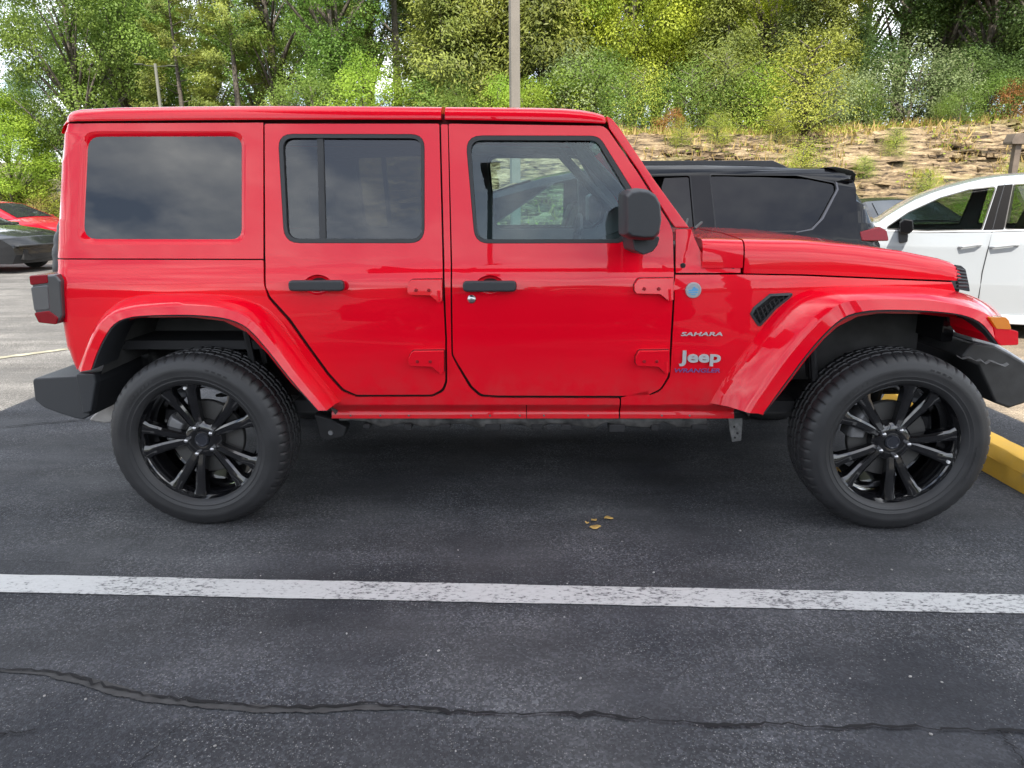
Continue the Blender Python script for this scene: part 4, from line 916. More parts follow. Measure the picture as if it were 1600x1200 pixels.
bm = bmesh.new()
pts = [(.20+.05*math.sin(t_)*.35, .38+.18*math.cos(t_), 1.15+.17*math.sin(t_)) for t_ in np.linspace(0, 2*math.pi, 33)]
tube(bm, pts, .015, 8, False); tube(bm, [(.20, .38, 1.15), (.40, .38, 1.08)], .03, 8); tube(bm, [(.20, .20, 1.15), (.20, .56, 1.15)], .012, 6); obj('steering_wheel', bm, INTER, J)
bm = bmesh.new(); bx(bm, -.3, .35, -.12, .12, .8, 1.0); obj('centre_console', bm, INTER, J, .02)
bm = bmesh.new()
for s in (-1, 1): tube(bm, [(-2.0, s*.56, 1.66), (-.48, s*.56, 1.70), (.1, s*.55, 1.68), (.42, s*.58, 1.35)], .028, 8); tube(bm, [(-.48, s*.56, 1.70), (-.50, s*.66, 1.0)], .028, 8)
tube(bm, [(-.48, -.56, 1.70), (-.48, .56, 1.70)], .028, 8); tube(bm, [(-1.45, -.56, 1.68), (-1.45, .56, 1.68)], .028, 8); obj('roll_bar', bm, INTER, J)
bm = bmesh.new(); bx(bm, -2.0, .15, -.55, .55, 1.735, 1.755); obj('headliner', bm, simple('headliner_grey', (.30, .31, .31), .9), J)
bm = bmesh.new(); bx(bm, -2.09, -1.15, -.68, .68, .76, .80); obj('cargo_floor', bm, INTER, J)
# ================================================================== hillside and vegetation
def sst(a, b, x): t_ = np.clip((x-a)/(b-a), 0, 1); return t_*t_*(3-2*t_)
def vnoise(x, y, seed=0):
    r_ = np.random.default_rng(seed); g = r_.random((256, 256)); xi, yi = np.floor(x).astype(int), np.floor(y).astype(int); fx, fy = x-xi, y-yi
    fx, fy = fx*fx*(3-2*fx), fy*fy*(3-2*fy); G = lambda a, b: g[a % 256, b % 256]
    return (G(xi, yi)*(1-fx)+G(xi+1, yi)*fx)*(1-fy)+(G(xi, yi+1)*(1-fx)+G(xi+1, yi+1)*fx)*fy
def fbm(x, y, seed, o=4):
    return sum(vnoise(x*2**i, y*2**i, seed+i)*.5**i for i in range(o))/sum(.5**i for i in range(o))-.5
def hill(x, y, detail=True):
    x = np.asarray(x, float); y = np.asarray(y, float)
    k = sst(-15, -5, x)
    yb = 30+(15.2-30)*k+.06*(x-5)*k+1.2*fbm(x*.22, y*0+.3, 3, 2)
    H_ = 1.5+(2.92-1.5)*k+.36*sst(6, 14, x)*k; wd_ = 3.8+(4.4-3.8)*k
    t_ = np.clip((y-yb)/wd_, 0, 1)
    h = H_*(.55*t_+.45*sst(.1, .95, t_))+.085*np.maximum(0, y-yb-wd_)
    if detail:
        m_ = sst(.02, .2, t_)*(1-.7*sst(.9, 1.0, t_))
        rock = m_*k
        h2 = h+.50*fbm(x*.9, y*1.2, 20, 5)*m_
        st = .27                                              # ledges: bedding of the rock cut
        q = h2/st+1.3*fbm(x*.5, y*.2, 31, 3); fl = np.floor(q); fr_ = q-fl
        h2 = h2+rock*st*.85*(sst(.0, .30, fr_)-fr_)*(.35+1.3*np.clip(fbm(x*.6, y*.6, 55, 3)+.5, 0, 1))+rock*.22*fbm(x*3.0, y*3.5, 40, 4)
        return h2
    return h
xs_ = np.concatenate([np.arange(-60, -5, .6), np.arange(-5, 20, .085), np.arange(20, 70, .6)])
ys_ = np.concatenate([np.arange(13.5, 14.6, .4), np.arange(14.6, 21.5, .075), np.arange(21.5, 37, .35), np.arange(37, 90, 2.0)])
GX, GY = np.meshgrid(xs_, ys_); GZ = hill(GX, GY); GZ = np.where(GZ < .012, GZ-.03, GZ)
nx, ny = len(xs_), len(ys_)
def grid_mesh(name, X, Y, Z):
    me = bpy.data.meshes.new(name); ny_, nx_ = X.shape
    co = np.stack([X, Y, Z], -1).reshape(-1, 3).astype(np.float32)
    i = np.arange(ny_*nx_).reshape(ny_, nx_); f = np.stack([i[:-1, :-1], i[:-1, 1:], i[1:, 1:], i[1:, :-1]], -1).reshape(-1, 4)
    return raw_mesh(me, co, f)
def raw_mesh(me, co, f):
    k = f.shape[1]; me.vertices.add(len(co)); me.vertices.foreach_set('co', co.astype(np.float32).ravel())
    me.loops.add(f.size); me.loops.foreach_set('vertex_index', f.astype(np.int32).ravel())
    me.polygons.add(len(f)); me.polygons.foreach_set('loop_start', np.arange(0, f.size, k, dtype=np.int32)); me.polygons.foreach_set('loop_total', np.full(len(f), k, dtype=np.int32))
    me.update(); me.validate(); return me
m, t, b = mat('rock_and_dry_soil'); L = t.links
tcn = N(t, 'ShaderNodeTexCoord'); mp = N(t, 'ShaderNodeMapping'); mp.inputs['Scale'].default_value = (.8, .8, 5.5); L.new(tcn.outputs['Object'], mp.inputs[0])
n1 = N(t, 'ShaderNodeTexNoise'); n1.inputs['Scale'].default_value = 2.3; n1.inputs['Detail'].default_value = 10; n1.inputs['Roughness'].default_value = .74; n1.inputs['Distortion'].default_value = .5; L.new(mp.outputs[0], n1.inputs['Vector'])
r = N(t, 'ShaderNodeValToRGB'); e = r.color_ramp.elements; e[0].position = .40; e[0].color = (.035, .026, .018, 1); e[1].position = .70; e[1].color = (.62, .51, .34, 1)  # darkest tones stand in for crevice shadows, put into the rock colour
for p_, c_ in ((.46, (.12, .08, .045)), (.50, (.26, .185, .105)), (.57, (.40, .295, .17))): k = e.new(p_); k.color = (*c_, 1)
L.new(n1.outputs[0], r.inputs[0])
n2 = N(t, 'ShaderNodeTexNoise'); n2.inputs['Scale'].default_value = .8; n2.inputs['Detail'].default_value = 7; n2.inputs['Roughness'].default_value = .65; L.new(tcn.outputs['Object'], n2.inputs['Vector'])
r2 = N(t, 'ShaderNodeValToRGB'); r2.color_ramp.elements[0].position = .52; r2.color_ramp.elements[1].position = .64; L.new(n2.outputs[0], r2.inputs[0])
gm = N(t, 'ShaderNodeMath', operation='MULTIPLY'); gm.inputs[1].default_value = .55; L.new(r2.outputs[0], gm.inputs[0])
mg = N(t, 'ShaderNodeMix', data_type='RGBA'); L.new(gm.outputs[0], mg.inputs[0]); L.new(r.outputs[0], mg.inputs[6]); mg.inputs[7].default_value = (.30, .27, .10, 1)
ge = N(t, 'ShaderNodeNewGeometry'); sp = N(t, 'ShaderNodeSeparateXYZ'); L.new(ge.outputs['Position'], sp.inputs[0])
mr = N(t, 'ShaderNodeMapRange'); mr.inputs[1].default_value = 20.2; mr.inputs[2].default_value = 22; L.new(sp.outputs[1], mr.inputs[0])
mg2 = N(t, 'ShaderNodeMix', data_type='RGBA'); L.new(mr.outputs[0], mg2.inputs[0]); L.new(mg.outputs[2], mg2.inputs[6]); mg2.inputs[7].default_value = (.12, .10, .045, 1)
L.new(mg2.outputs[2], b.inputs['Base Color']); b.inputs['Roughness'].default_value = .9
bu = N(t, 'ShaderNodeBump'); bu.inputs['Strength'].default_value = 1.0; bu.inputs['Distance'].default_value = .16; L.new(n1.outputs[0], bu.inputs['Height']); L.new(bu.outputs[0], b.inputs['Normal'])
o = link('hillside', grid_mesh('hillside', GX, GY, GZ), m, smooth=False); o['kind'] = 'structure'
ROCKM = m
bm = bmesh.new(); rr_ = random.Random(3)
for i in range(1700):
    x = rr_.uniform(-3, 19); f_ = rr_.random()
    y = 15.2+.06*(x-5)+1.0+f_*3.7; z = float(hill(x, y, False))
    if float(fbm(np.array([x*.35]), np.array([y*.8]), 91, 3)[0]) < -.03 and rr_.random() < .8: continue
    l_, d_, h_ = rr_.uniform(.12, .55)*(1.4 if rr_.random() < .15 else 1), rr_.uniform(.12, .35), rr_.uniform(.05, .16)
    M_ = Matrix.Translation((x, y-.02, z+rr_.uniform(-.02, .06))) @ Matrix.Rotation(rr_.gauss(0, .35), 4, 'Z') @ Matrix.Rotation(rr_.gauss(.05, .12), 4, 'X') @ Matrix.Rotation(rr_.gauss(0, .09), 4, 'Y')
    vs = []
    for sx in (-1, 1):
        for sy in (-1, 1):
            for sz in (-1, 1): vs.append(bm.verts.new(M_ @ Vector((sx*l_/2*rr_.uniform(.7, 1.1), sy*d_/2*rr_.uniform(.7, 1.1), sz*h_/2*rr_.uniform(.6, 1.15)))))
    for f in ((0, 1, 3, 2), (4, 6, 7, 5), (0, 4, 5, 1), (2, 3, 7, 6), (0, 2, 6, 4), (1, 5, 7, 3)): bm.faces.new([vs[k] for k in f])
o = obj('rock_slabs', bm, ROCKM, smooth=False); tag(o, 'broken tan rock slabs and ledges sticking out of the cut bank', 'rocks', kind='stuff')
# foliage materials: hue differs leaf by leaf and plant by plant
def leafmat(name, c1, c2, trans=.35, c3=None):
    m = bpy.data.materials.new(name); m.use_nodes = True; t = m.node_tree; t.nodes.clear(); L = t.links
    o = N(t, 'ShaderNodeOutputMaterial'); ge = N(t, 'ShaderNodeNewGeometry'); oi = N(t, 'ShaderNodeObjectInfo')
    tcn = N(t, 'ShaderNodeTexCoord'); nz_ = N(t, 'ShaderNodeTexNoise'); nz_.inputs['Scale'].default_value = .75; nz_.inputs['Detail'].default_value = 2; L.new(tcn.outputs['Object'], nz_.inputs['Vector'])
    a = N(t, 'ShaderNodeMath', operation='MULTIPLY_ADD'); a.inputs[1].default_value = .28; L.new(ge.outputs['Random Per Island'], a.inputs[0]); 
    mr_ = N(t, 'ShaderNodeMapRange'); mr_.inputs[1].default_value = .35; mr_.inputs[2].default_value = .65; mr_.inputs[3].default_value = 0; mr_.inputs[4].default_value = .70; L.new(nz_.outputs[0], mr_.inputs[0]); L.new(mr_.outputs[0], a.inputs[2])
    r = N(t, 'ShaderNodeValToRGB'); r.color_ramp.elements[0].color = (*c1, 1); r.color_ramp.elements[1].color = (*c2, 1)
    if c3: k = r.color_ramp.elements.new(.93); k.color = (*c2, 1); r.color_ramp.elements[-1].color = (*c3, 1)
    L.new(a.outputs[0], r.inputs[0])
    hs = N(t, 'ShaderNodeHueSaturation'); L.new(r.outputs[0], hs.inputs['Color'])
    h_ = N(t, 'ShaderNodeMapRange'); h_.inputs[3].default_value = .488; h_.inputs[4].default_value = .512; L.new(oi.outputs['Random'], h_.inputs[0]); L.new(h_.outputs[0], hs.inputs['Hue'])
    v_ = N(t, 'ShaderNodeMapRange'); v_.inputs[3].default_value = .85; v_.inputs[4].default_value = 1.2; L.new(oi.outputs['Random'], v_.inputs[0]); L.new(v_.outputs[0], hs.inputs['Value'])
    di = N(t, 'ShaderNodeBsdfPrincipled'); di.inputs['Roughness'].default_value = .5; di.inputs['Specular IOR Level'].default_value = .25; L.new(hs.outputs[0], di.inputs['Base Color'])
    tr = N(t, 'ShaderNodeBsdfTranslucent'); L.new(hs.outputs[0], tr.inputs[0])
    mx_ = N(t, 'ShaderNodeMixShader'); mx_.inputs[0].default_value = trans; L.new(di.outputs[0], mx_.inputs[1]); L.new(tr.outputs[0], mx_.inputs[2]); L.new(mx_.outputs[0], o.inputs[0])
    return m
LM = dict(
    oak=leafmat('oak_leaves', (0.072, 0.137, 0.023), (0.286, 0.416, 0.085), .5),
    bright=leafmat('bright_leaves', (0.161, 0.253, 0.029), (0.460, 0.575, 0.081), .5),
    yellowgreen=leafmat('yellow_green_leaves', (0.149, 0.196, 0.023), (0.529, 0.552, 0.069), .5),
    cedar=leafmat('cedar_sprays', (0.068, 0.101, 0.019), (0.297, 0.338, 0.061), .3),
    pine=leafmat('pine_needles', (0.061, 0.095, 0.024), (0.230, 0.270, 0.068), .3),
    dark=leafmat('dark_leaves', (0.041, 0.084, 0.024), (0.162, 0.243, 0.061), .5),
    gold=leafmat('golden_leaves', (.35, .26, .015), (.75, .54, .03), .4),
    grey=leafmat('grey_green_leaves', (0.143, 0.187, 0.077), (0.363, 0.429, 0.198), .5),
    rust=leafmat('rusty_leaves', (.22, .10, .03), (.42, .20, .06), .35),
    weed=leafmat('weed_leaves', (.15, .20, .025), (.42, .46, .06), .35),
    straw=leafmat('straw_blades', (.30, .22, .07), (.55, .43, .17), .3))
BARK = simple('grey_bark', (.10, .085, .07), .9, var=.4, vscale=12, bump=.6, bscale=30)
def leaves(pos, size, rg, flat=.5, aspect=.6, out=None, droop=0.0):
    """leaf-sized folded faces: every leaf is one quad of its own"""
    n = len(pos); nrm = rg.normal(size=(n, 3)); nrm[:, 2] = np.abs(nrm[:, 2])*(1+flat)
    if out is not None: nrm = nrm+out*1.7
    nrm /= np.linalg.norm(nrm, axis=1, keepdims=True)
    d = rg.normal(size=(n, 3)); 
    if droop and out is not None: d = out*1.6+rg.normal(size=(n, 3))*.45; d[:, 2] -= droop
    d -= (d*nrm).sum(1, keepdims=True)*nrm; d /= np.linalg.norm(d, axis=1, keepdims=True); s_ = np.cross(nrm, d)
    l = size*rg.uniform(.65, 1.35, (n, 1)); w = l*aspect
    a, c = pos-d*l*.5, pos+d*l*.5; bb = pos+s_*w*.5+nrm*l*.08; dd = pos-s_*w*.5+nrm*l*.08
    co = np.stack([a, bb, c, dd], 1).reshape(-1, 3); return co, np.arange(4*n).reshape(n, 4)
def sph(rg, n):
    v = rg.normal(size=(n, 3)); return v/np.linalg.norm(v, axis=1, keepdims=True)
def trunk_mesh(name, pts, branches):
    bm = bmesh.new(); tube(bm, [p[0] for p in pts], [p[1] for p in pts], 8)
    for br in branches: tube(bm, [p[0] for p in br], [p[1] for p in br], 5)
    bmesh.ops.recalc_face_normals(bm, faces=bm.faces); me = bpy.data.meshes.new(name); bm.to_mesh(me); bm.free(); me.materials.append(BARK); me.shade_smooth(); return me
def broadleaf(seed, h, rad, base, nblob, nleaf, size, bl=(.45, .95)):
    rg = np.random.default_rng(seed); P_, O_ = [], []; cs = []
    for i in range(nblob):
        u_ = sph(rg, 1)[0]; rr_ = rg.uniform(.45, 1.0)**.6; z_ = base+(h-base)*(.5+.5*u_[2]*rr_)
        prof_ = math.sin(math.pi*min(.97, max(.06, (z_-base)/(h-base)))**.75)**.6
        c_ = np.array([u_[0]*rad*rr_*prof_, u_[1]*rad*rr_*prof_, z_]); R_ = rg.uniform(*bl); cs.append(c_)
        k = int(nleaf*(R_/bl[1])**2); d = sph(rg, k); d[:, 2] = d[:, 2]*.75+.12; q = c_+d*R_*rg.uniform(.62, 1.06, (k, 1)); P_.append(q); O_.append(d)
    P_, O_ = np.concatenate(P_), np.concatenate(O_); co, f = leaves(P_, size, rg, .4, .62, O_)
    me = raw_mesh(bpy.data.meshes.new('crown'), co, f)
    lean = rg.normal(size=2)*.25; top_ = np.array([lean[0], lean[1], h*.8])
    pts = [((top_[0]*t_**1.5, top_[1]*t_**1.5, -.3+(h*.8+.3)*t_), max(.02, .022*h*(1-t_)**.8+.015)) for t_ in (0, .06, .2, .4, .6, .8, 1)]
    br = []
    for c_ in cs[::2]:
        t_ = np.clip((c_[2]-.22*h)/(h*.8), .12, .85); s0 = np.array([top_[0]*t_**1.5, top_[1]*t_**1.5, -.3+(h*.8+.3)*t_]); mid = (s0+c_)/2+np.array([0, 0, .15]); br.append([(tuple(s0), .012*h*(1-t_)+.012), (tuple(mid), .006*h*(1-t_)+.012), (tuple(c_), .008)])
    return me, trunk_mesh('trunk', pts, br)
def conifer(seed, h, rad, nbr, ntuft, size, openn=0.0, base=.06, power=.8):
    rg = np.random.default_rng(seed); P_, O_ = [], []; br = []
    for i in range(nbr):
        t_ = base+(1-base)*(i+rg.uniform())/nbr; z_ = h*t_; ln_ = rad*(1-t_)**power*rg.uniform(.65, 1.15)+.15; a = rg.uniform(0, 2*math.pi); d = np.array([math.cos(a), math.sin(a), rg.uniform(-.05, .35)+.3*t_])
        k = max(8, int(ntuft*ln_/rad)); u_ = rg.uniform(.15+.35*openn, 1.0, (k, 1))**.8
        q = np.array([0, 0, z_])+d*ln_*u_+rg.normal(size=(k, 3))*np.array([.13, .13, .10])*(1+1.2*(1-openn)*ln_/rad); P_.append(q); O_.append(np.tile(d, (k, 1)))
        if i % 3 == 0: br.append([((0, 0, z_), .02+.012*(1-t_)), (tuple(np.array([0, 0, z_])+d*ln_*.95), .006)])
    P_, O_ = np.concatenate(P_), np.concatenate(O_); O_ = O_/np.linalg.norm(O_, axis=1, keepdims=True); co, f = leaves(P_, size, rg, .2, .30, O_, .25)
    me = raw_mesh(bpy.data.meshes.new('crown'), co, f)
    pts = [((.06*math.sin(t_*4+seed), .05*math.cos(t_*3), -.3+(h*.97+.3)*t_), max(.012, .017*h*(1-t_)+.01)) for t_ in (0, .1, .3, .5, .7, .9, 1)]
    return me, trunk_mesh('trunk', pts, br)
KIND = {}
for i in range(4): KIND['broad%d' % i] = broadleaf(100+i, 9.0+1.2*i, 2.5+.25*i, 1.0+.2*i, 84, 1050, .098, (.50, 1.15))
for i in range(3): KIND['thin%d' % i] = broadleaf(140+i, 10.5, 2.3, 2.2, 62, 640, .092, (.42, .95))
for i in range(3): KIND['cedar%d' % i] = conifer(200+i, 8.0, 1.9, 150, 330, .135, 0, .03, .75)
for i in range(2): KIND['pine%d' % i] = conifer(230+i, 11.5, 2.6, 84, 470, .14, .8, .16, .55)
for i in range(3): KIND['shrub%d' % i] = broadleaf(300+i, 1.9, 1.15, .05, 26, 420, .058, (.26, .58))
for i in range(3): KIND['weedy%d' % i] = conifer(330+i, 1.5, .75, 80, 110, .055, .3, .0, .45)
KIND['high'] = broadleaf(170, 8.2, 1.7, 3.0, 34, 600, .10, (.4, .85))
USED = {}
def plant(kind, mk, x, y, s_, name, label, group, sz=None, z=None, rz=None):
    cr_, tr_ = KIND[kind]
    key = (kind, mk)
    if key not in USED:
        c2 = cr_.copy(); c2.materials.clear(); c2.materials.append(LM[mk]); USED[key] = c2
    zz__ = float(hill(x, y, False)) if z is None else z
    root = empty(name, (x, y, max(0, zz__)-.05), random.uniform(0, 6.28) if rz is None else rz); root.scale = (s_, s_, s_*(sz or 1)); tag(root, label, 'tree' if 'shrub' not in name and 'weed' not in name else 'shrub' if 'shrub' in name else 'weed', group)
    a = bpy.data.objects.new('crown', USED[key]); b_ = bpy.data.objects.new('trunk' if 'tree' in name or 'cedar' in name or 'pine' in name else 'stem', tr_)
    for q in (a, b_): COL.objects.link(q); q.parent = root
    return root
def xat(u, D): return atY(u, 308, D)[0]
G1 = 'trees along the edge of the lot'
TREES = [  # kind, material, px, distance, scale, z-stretch, name, label
 ('broad0', 'bright', 20, 31, .74, .86, 'broadleaf_tree', 'lower light green broadleaf tree at the left edge with open sky above it'),
 ('broad2', 'oak', 142, 32, .92, 1.16, 'broadleaf_tree', 'leftmost tall full green tree, right over the rear end of the red car'),
 ('broad1', 'oak', 215, 34, 1.05, 1.1, 'broadleaf_tree', 'green oak-like tree behind the thin left lamp post'),
 ('pine0', 'cedar', 300, 31, .84, 1.0, 'pine_tree', 'olive open pine just right of the thin left lamp post'),
 ('pine1', 'cedar', 385, 30, .82, 1.0, 'pine_tree', 'olive loose pine above the rear quarter window of the red car'),
 ('thin0', 'oak', 452, 31, 1.0, 1.0, 'broadleaf_tree', 'thin crowned tree with sky showing through, above the rear door of the red car'),
 ('broad3', 'oak', 540, 28, .86, 1.05, 'broadleaf_tree', 'dense mid green broadleaf tree above the rear door window of the red car'),
 ('pine1', 'pine', 628, 30, .98, 1.0, 'pine_tree', 'tall dark pine with bare sky gaps near the top, left of the main light pole'),
 ('cedar0', 'cedar', 700, 25, 1.02, 1.05, 'cedar_tree', 'olive cedar directly left of the main light pole'),
 ('cedar1', 'cedar', 752, 25.5, 1.1, 1.1, 'cedar_tree', 'tall olive cedar touching the left side of the main light pole'),
 ('cedar2', 'cedar', 848, 25, 1.1, 1.05, 'cedar_tree', 'olive cedar right beside the main light pole on its right side'),
 ('thin1', 'bright', 905, 26, .88, 1.05, 'broadleaf_tree', 'light green airy tree above the front of the red roof'),
 ('broad0', 'yellowgreen', 985, 26, .84, 1.15, 'broadleaf_tree', 'tall yellow green broadleaf tree above the red windscreen pillar'),
 ('thin2', 'yellowgreen', 1055, 27, .92, 1.05, 'broadleaf_tree', 'thin yellow green tree left of the conical roadside cedars'),
 ('cedar0', 'cedar', 1120, 24.5, .80, 1.0, 'cedar_tree', 'olive cedar standing at the top of the rock cut left of the golden tree'),
 ('thin0', 'yellowgreen', 1190, 27, .9, 1.05, 'broadleaf_tree', 'yellow green tree just left of the golden tree'),
 ('cedar2', 'pine', 1232, 24, .66, 1.0, 'cedar_tree', 'small green cedar below the golden tree'),
 ('high', 'gold', 1285, 23.6, 1.0, 1.0, 'broadleaf_tree', 'golden yellow autumn tree at the top of the photo'),
 ('cedar1', 'cedar', 1279, 22.9, .58, 1.0, 'cedar_tree', 'small olive cedar directly in front of the golden tree'),
 ('cedar1', 'dark', 1318, 24.2, .47, 1.0, 'cedar_tree', 'small dark conical cedar below the sky gap on the right'),
 ('thin2', 'dark', 1385, 28, .95, 1.05, 'broadleaf_tree', 'thin dark tree against the bright sky gap on the right'),
 ('thin1', 'dark', 1440, 26, .95, 1.1, 'broadleaf_tree', 'tall dark green tree just right of the sky gap'),
 ('broad1', 'dark', 1512, 24.5, .80, 1.1, 'broadleaf_tree', 'large dark green tree above the white car windscreen'),
 ('broad3', 'dark', 1595, 23, .78, 1.05, 'broadleaf_tree', 'large dark green tree at the right edge'),
 ('broad2', 'dark', 1690, 24, .8, 1.05, 'broadleaf_tree', 'dark tree past the right edge whose branches reach into the picture'),
]
for (kd, mk, u, D, s_, sz, nm, lb_) in TREES: plant(kd, mk, xat(u, D), D, s_, nm, lb_, G1, sz)
G2 = 'trees standing farther back in the wood'
BACK = [(-140, 44, 'broad2', 'oak', .62, 'green'), (70, 40, 'broad1', 'dark', .62, 'dark'), (190, 42, 'broad3', 'dark', 1.15, 'dark'), (262, 40, 'broad0', 'oak', 1.2, 'green'), (345, 41, 'broad2', 'oak', 1.1, 'green'), (420, 39, 'thin1', 'oak', 1.15, 'airy green'), (500, 38, 'broad1', 'dark', 1.1, 'dark'), (585, 37, 'thin0', 'dark', 1.1, 'airy dark'), (665, 36, 'thin2', 'dark', 1.2, 'airy dark'), (730, 35, 'broad0', 'dark', 1.15, 'dark'), (800, 33, 'broad2', 'oak', 1.1, 'green'), (875, 34, 'broad3', 'oak', 1.05, 'green'), (945, 33, 'broad1', 'bright', 1.1, 'light green'), (1020, 34, 'broad2', 'oak', 1.05, 'green'), (1095, 33, 'broad0', 'bright', 1.1, 'light green'), (1165, 35, 'broad3', 'oak', 1.05, 'green'), (1240, 33, 'broad1', 'yellowgreen', 1.05, 'yellow green'), (1330, 36, 'thin0', 'oak', .95, 'airy green'), (1475, 32, 'broad2', 'dark', 1.05, 'dark'), (1560, 32, 'broad0', 'dark', 1.05, 'dark'), (1650, 33, 'broad3', 'dark', 1.1, 'dark')]
WH_ = ['past the left edge of the photo', 'behind the lower light green tree at the left', 'behind the leftmost tall tree', 'behind the thin left lamp post', 'behind the olive open pine', 'behind the loose pine and the thin crowned tree', 'between the thin crowned tree and the dense broadleaf', 'behind the dense mid green broadleaf', 'behind the tall dark pine', 'behind the two olive cedars left of the main light pole', 'straight behind the main light pole', 'behind the cedar right of the main light pole', 'behind the airy tree over the red roof', 'behind the tall yellow green broadleaf', 'behind the thin yellow green tree', 'behind the olive cedar on the rock cut', 'behind the golden tree', 'inside the bright sky gap on the right', 'right of the sky gap, behind the tall dark tree', 'behind the large dark tree over the white car', 'behind the trees at the right edge']
for (u, D, kd, mk, s_, ad_), wh_ in zip(BACK, WH_): plant(kd, mk, xat(u, D), D, s_, 'broadleaf_tree', '%s tree farther back %s' % (ad_, wh_), G2, 1.05)
# understorey shrubs along the top of the cut
G3 = 'shrubs below the trees'
SHR = [('shrub0', 'bright', 575, 24, 1.35, 'bright lime green shrub above the rear door of the red car'), ('shrub1', 'bright', 618, 24.2, 1.1, 'pale lime shrub right of the brightest lime one'), ('shrub2', 'oak', 505, 25, 1.3, 'mid green shrub above the back seat window'), ('shrub1', 'oak', 668, 24, 1.05, 'mid green shrub left of the main light pole'), ('shrub0', 'bright', 785, 22.8, .95, 'light green shrub behind the foot of the main light pole'), ('shrub2', 'bright', 826, 22.8, .95, 'light green shrub right beside the main light pole'), ('shrub1', 'oak', 730, 23.5, 1.0, 'dark green shrub between the cedars and the red roof'), ('shrub0', 'bright', 880, 23, 1.05, 'pale leafy shrub above the front of the red roof'), ('shrub2', 'oak', 930, 23, 1.4, 'green shrub over the corner of the red roof'), ('shrub1', 'grey', 905, 23.6, 1.45, 'taller pale shrub behind the front of the red roof'),
 ('weedy0', 'oak', 975, 21.5, 1.3, 'feathery green shrub just right of the red windscreen corner'), ('weedy1', 'weed', 1000, 21.8, 1.5, 'feathery yellow green shrub over the left end of the rock cut'), ('shrub0', 'oak', 1030, 22, 1.1, 'rounded green shrub behind the rusty bush'), ('shrub0', 'rust', 1044, 20.8, .5, 'small rusty brown bush at the left end of the rock cut'), ('weedy2', 'oak', 1075, 21.6, 1.6, 'feathery dark green shrub right of the rusty bush'), ('weedy0', 'cedar', 1120, 21.8, 1.9, 'tall feathery olive shrub on top of the rock cut'), ('shrub2', 'oak', 1150, 22, 1.2, 'leafy green shrub in the middle of the rock cut top'), ('weedy1', 'bright', 1185, 21.2, 1.5, 'feathery bright green shrub left of the tall lime one'), ('weedy2', 'weed', 1245, 20.2, 1.9, 'tall lime green feathery shrub leaning over the rock cut'), ('shrub1', 'grey', 1290, 21.2, 1.15, 'grey green shrub right of the tall lime one'), ('shrub1', 'grey', 1400, 21.6, 1.5, 'large pale grey green shrub under the sky gap'), ('shrub2', 'grey', 1440, 21.8, 1.15, 'right half of the pale grey green thicket under the sky gap'), ('shrub0', 'dark', 1360, 22.6, 1.5, 'dark shrub behind the pale grey green one'), ('shrub2', 'dark', 1485, 22, 1.4, 'dark green shrub right of the pale grey green thicket'), ('shrub1', 'oak', 1480, 20.4, .65, 'small green bush at the top rim of the rock cut'), ('shrub0', 'rust', 1562, 20.8, .72, 'orange red leaved bush near the right edge on the rock cut rim'), ('shrub2', 'oak', 1530, 21, .9, 'green bush left of the orange red one'), ('shrub1', 'dark', 1600, 21.5, 1.4, 'dark green shrub at the right edge behind the orange red bush'), ('weedy0', 'oak', 1335, 21, 1.0, 'small feathery green shrub under the little dark cedar')]
for (kd, mk, u, D, s_, lb_) in SHR: plant(kd, mk, xat(u, D), D, s_*(.80 if u > 950 else .92), 'shrub', lb_, G3)
G4 = 'weeds growing on the rock cut'
WED = [('weedy0', 'weed', 1060, 18.6, .7, 'low yellow green weed at the left of the rock cut'), ('weedy1', 'weed', 1115, 18.9, .8, 'yellow green weed above the black car roof rail'), ('weedy2', 'weed', 1252, 17.6, 1.3, 'tall lime weed right above the black car spoiler'), ('weedy0', 'weed', 1268, 16.9, .7, 'low lime weed by the black car spoiler'), ('shrub0', 'bright', 1402, 16.9, .52, 'round bright green bush low on the rock cut above the white car windscreen'), ('weedy1', 'weed', 1450, 17.6, .8, 'yellow green weed in the middle of the rock face'), ('weedy2', 'weed', 1490, 16.5, .9, 'lime weed low on the slope above the white roof'), ('weedy0', 'bright', 1520, 16.4, 1.15, 'feathery green weed above the white car roof'), ('weedy1', 'bright', 1556, 16.6, 1.25, 'largest feathery green weed left of the brown post'), ('weedy2', 'weed', 1580, 17.4, 1.0, 'feathery weed behind the brown post'), ('weedy0', 'weed', 1390, 18.9, .7, 'small weed high on the rock face right of the spoiler'), ('weedy2', 'bright', 1345, 18.2, .6, 'small green tuft on the rock face'), ('weedy1', 'weed', 1205, 19.2, .9, 'yellow green tuft near the rim left of the tall lime weed'), ('weedy1', 'bright', 1470, 16.2, .6, 'low green tuft just above the white car windscreen')]
for (kd, mk, u, D, s_, lb_) in WED: plant(kd, mk, xat(u, D), D, s_*.62, 'weed', lb_, G4)
G5 = 'weeds on the bank at the left'
for (kd, mk, u, D, s_, lb_) in (('weedy0', 'weed', 12, 31, 1.3, 'pale yellow weed on the bank at the left edge'), ('shrub1', 'grey', 42, 31.5, .7, 'pale grey weed in the middle of the left bank'), ('weedy2', 'weed', 70, 31, 1.2, 'yellow weed on the bank beside the red car rear corner'), ('weedy1', 'straw', 55, 30.6, .9, 'straw coloured weed low on the left bank')): plant(kd, mk, xat(u, D), D, s_, 'weed', lb_, G5)
